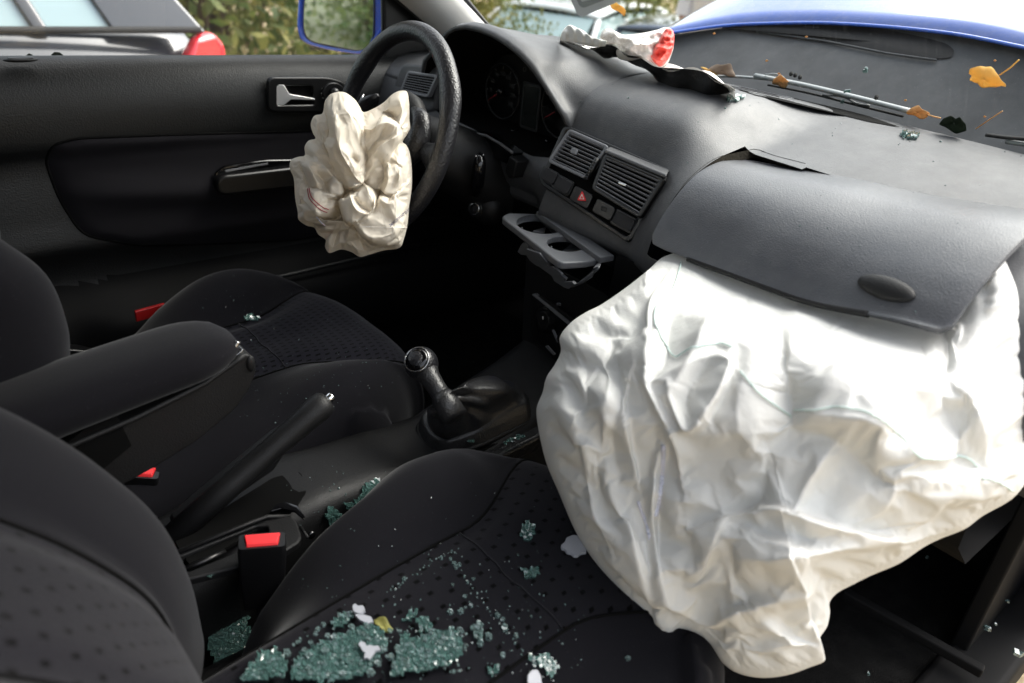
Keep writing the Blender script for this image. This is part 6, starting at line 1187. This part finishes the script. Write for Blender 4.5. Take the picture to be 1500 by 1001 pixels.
for q in ((1160, 118), (1167, 121), (1278, 151), (1154, 116)):
    p = hit(wbvh, *q, 0)[0]; mb = MB(); mb.tube([p+V(.004, -.002, .008), p+V(.0, -.004, .011)], .0035, 10); mb.build('pivot', 'rubber', wp_)
w2 = thing('windscreen_wiper', on('x', .42, 1480, 205), 'short visible end of the second wiper at the right edge', 'wiper', 'windscreen wipers'); bar([(1440, 199), (1470, 203), (1510, 206)], .005, 'rubber', 'blade', 0, w2); bar([(1470, 209), (1490, 212), (1512, 214)], .006, 'wiper', 'arm', 0, w2)
wpl_p, wpl_n = hit(wbvh, 880, 12); wpl = PL(wpl_p, np.cross(wpl_n, (0, 0, 1)), (0, 0, 1)); wpl = PL(wpl_p, wpl.a, np.cross(wpl_n, wpl.a)); wpl.n = wpl_n if wpl_n.dot(CAM-wpl_p) > 0 else -wpl_n
stk_ = thing('windscreen_sticker', wpl_p, 'pale grey rounded sticker at the top of the windscreen', 'sticker')
plate('sticker_sheet', wpl, [roundpoly([(826, -22), (846, 22), (852, 25), (905, 3), (925, -14), (920, -40), (840, -44)], 5)], .0012, 'sticker', stk_, .003, .0003)
plate('sticker_print', wpl, [roundpoly([(838, -20), (848, 8), (854, 12), (886, 0), (890, -24), (850, -30)], 4)], .0006, 'stickin', stk_, .0042, .0002); plate('sticker_mark', wpl, [roundpoly([(846, -12), (852, 3), (866, 0), (872, -10), (866, -16)], 2)], .0006, 'sticker', stk_, .0047, .0001)
# paper with black underside and a crumpled wrapper on top
TOPE = [(820, 58), (823, 48), (832, 37), (850, 45), (874, 62), (896, 68), (930, 78), (960, 92), (990, 98), (1030, 103), (1052, 116), (1077, 133)]; BOTE = [(820, 60), (840, 66), (866, 70), (885, 86), (905, 84), (930, 96), (950, 104), (966, 122), (1000, 136), (1030, 142), (1056, 139), (1077, 134)]
FRT = [(820, 60), (836, 64), (868, 70), (888, 66), (900, 68), (916, 80), (936, 84), (960, 98), (990, 100), (1030, 105), (1052, 118), (1077, 134)]
pp = thing('paper_sheet', hit(dbvh, 980, 140, 0)[0], 'curled sheet with white top and shiny black underside on the dashboard', 'paper')
def prow(pts, dd): 
    Q = resample([V(*p) for p in pts], 40); out = []
    for k, q in enumerate(Q): t = k/39; out.append(dp(q[0], q[1], lerp(1.42, 1.20, t)+dd+.006*math.sin(k*.9)))
    return out
under = [(850, 70), (880, 84), (905, 96), (935, 108), (955, 124), (975, 134), (1000, 142), (1030, 146), (1056, 142), (1075, 138)]
mb = MB(); fr, bo = prow(FRT, 0), prow(BOTE, .035); rows = [[lerp(a, b, t)+norm(RT)*0+UP*.006*math.sin(math.pi*t)*math.sin(k*.55) for k, (a, b) in enumerate(zip(fr, bo))] for t in np.linspace(0, 1, 10)]; mb.grid(rows); mb.build('black_underside', 'foil', pp)
mb = MB(); bk = prow(TOPE, .10); rows = [[lerp(a, b, t)-FW*0+UP*(.004*math.sin(k*.7+t*3)-.012*math.sin(math.pi*t)) for k, (a, b) in enumerate(zip(fr, bk))] for t in np.linspace(0, 1, 12)]; mb.grid(rows); mb.build('white_side', 'paper', pp)
mb = MB(); fl_ = prow([(820, 60), (823, 48), (833, 37), (846, 42), (868, 58), (886, 66)], .02); fl2 = prow([(820, 60), (826, 60), (840, 62), (855, 66), (870, 69), (886, 68)], -.01); mb.grid([[lerp(a, b, t)-FW*.02*math.sin(math.pi*t) for a, b in zip(fl_, fl2)] for t in np.linspace(0, 1, 8)]); mb.build('curled_corner', 'paper', pp, solid=.0006)
ww = thing('crumpled_wrapper', dp(930, 80, 1.36), 'crumpled clear and red food wrapper lying on the paper sheet', 'wrapper')
def crumple(outl, d0, bul, name, m_, seed, cells=22):
    out = catm(outl+[outl[0]], 60)[:-1]; c = np.mean(out, axis=0); rows = []
    for r in np.linspace(.02, 1, 22):
        row = []
        for q in out:
            x, y = c[0]+(q[0]-c[0])*r, c[1]+(q[1]-c[1])*r; f1, _ = worley(np.array([x/cells]), np.array([y/cells*1.6]), seed); row.append(dp(x, y, d0-bul*math.sqrt(max(0, 1-r**2.5))-.020*(f1[0]-.4)))
        rows.append(row)
    for r in (.85, .5, .1): rows.append([dp(c[0]+(q[0]-c[0])*r, c[1]+(q[1]-c[1])*r, d0+.02*(1-r)) for q in out])
    mb = MB(); mb.grid(rows, cv=True, flip=True); return mb.build(name, m_, ww)
crumple([(878, 55), (884, 44), (894, 42), (902, 50), (930, 50), (962, 44), (975, 40), (985, 44), (988, 56), (984, 80), (974, 98), (955, 98), (935, 86), (915, 80), (900, 68), (886, 64)], 1.38, .035, 'clear_film', 'wrap', 3)
crumple([(953, 84), (957, 72), (968, 54), (976, 42), (985, 44), (988, 58), (984, 76), (974, 94), (966, 98), (958, 92)], 1.355, .030, 'red_end', 'redpap', 5, 14)
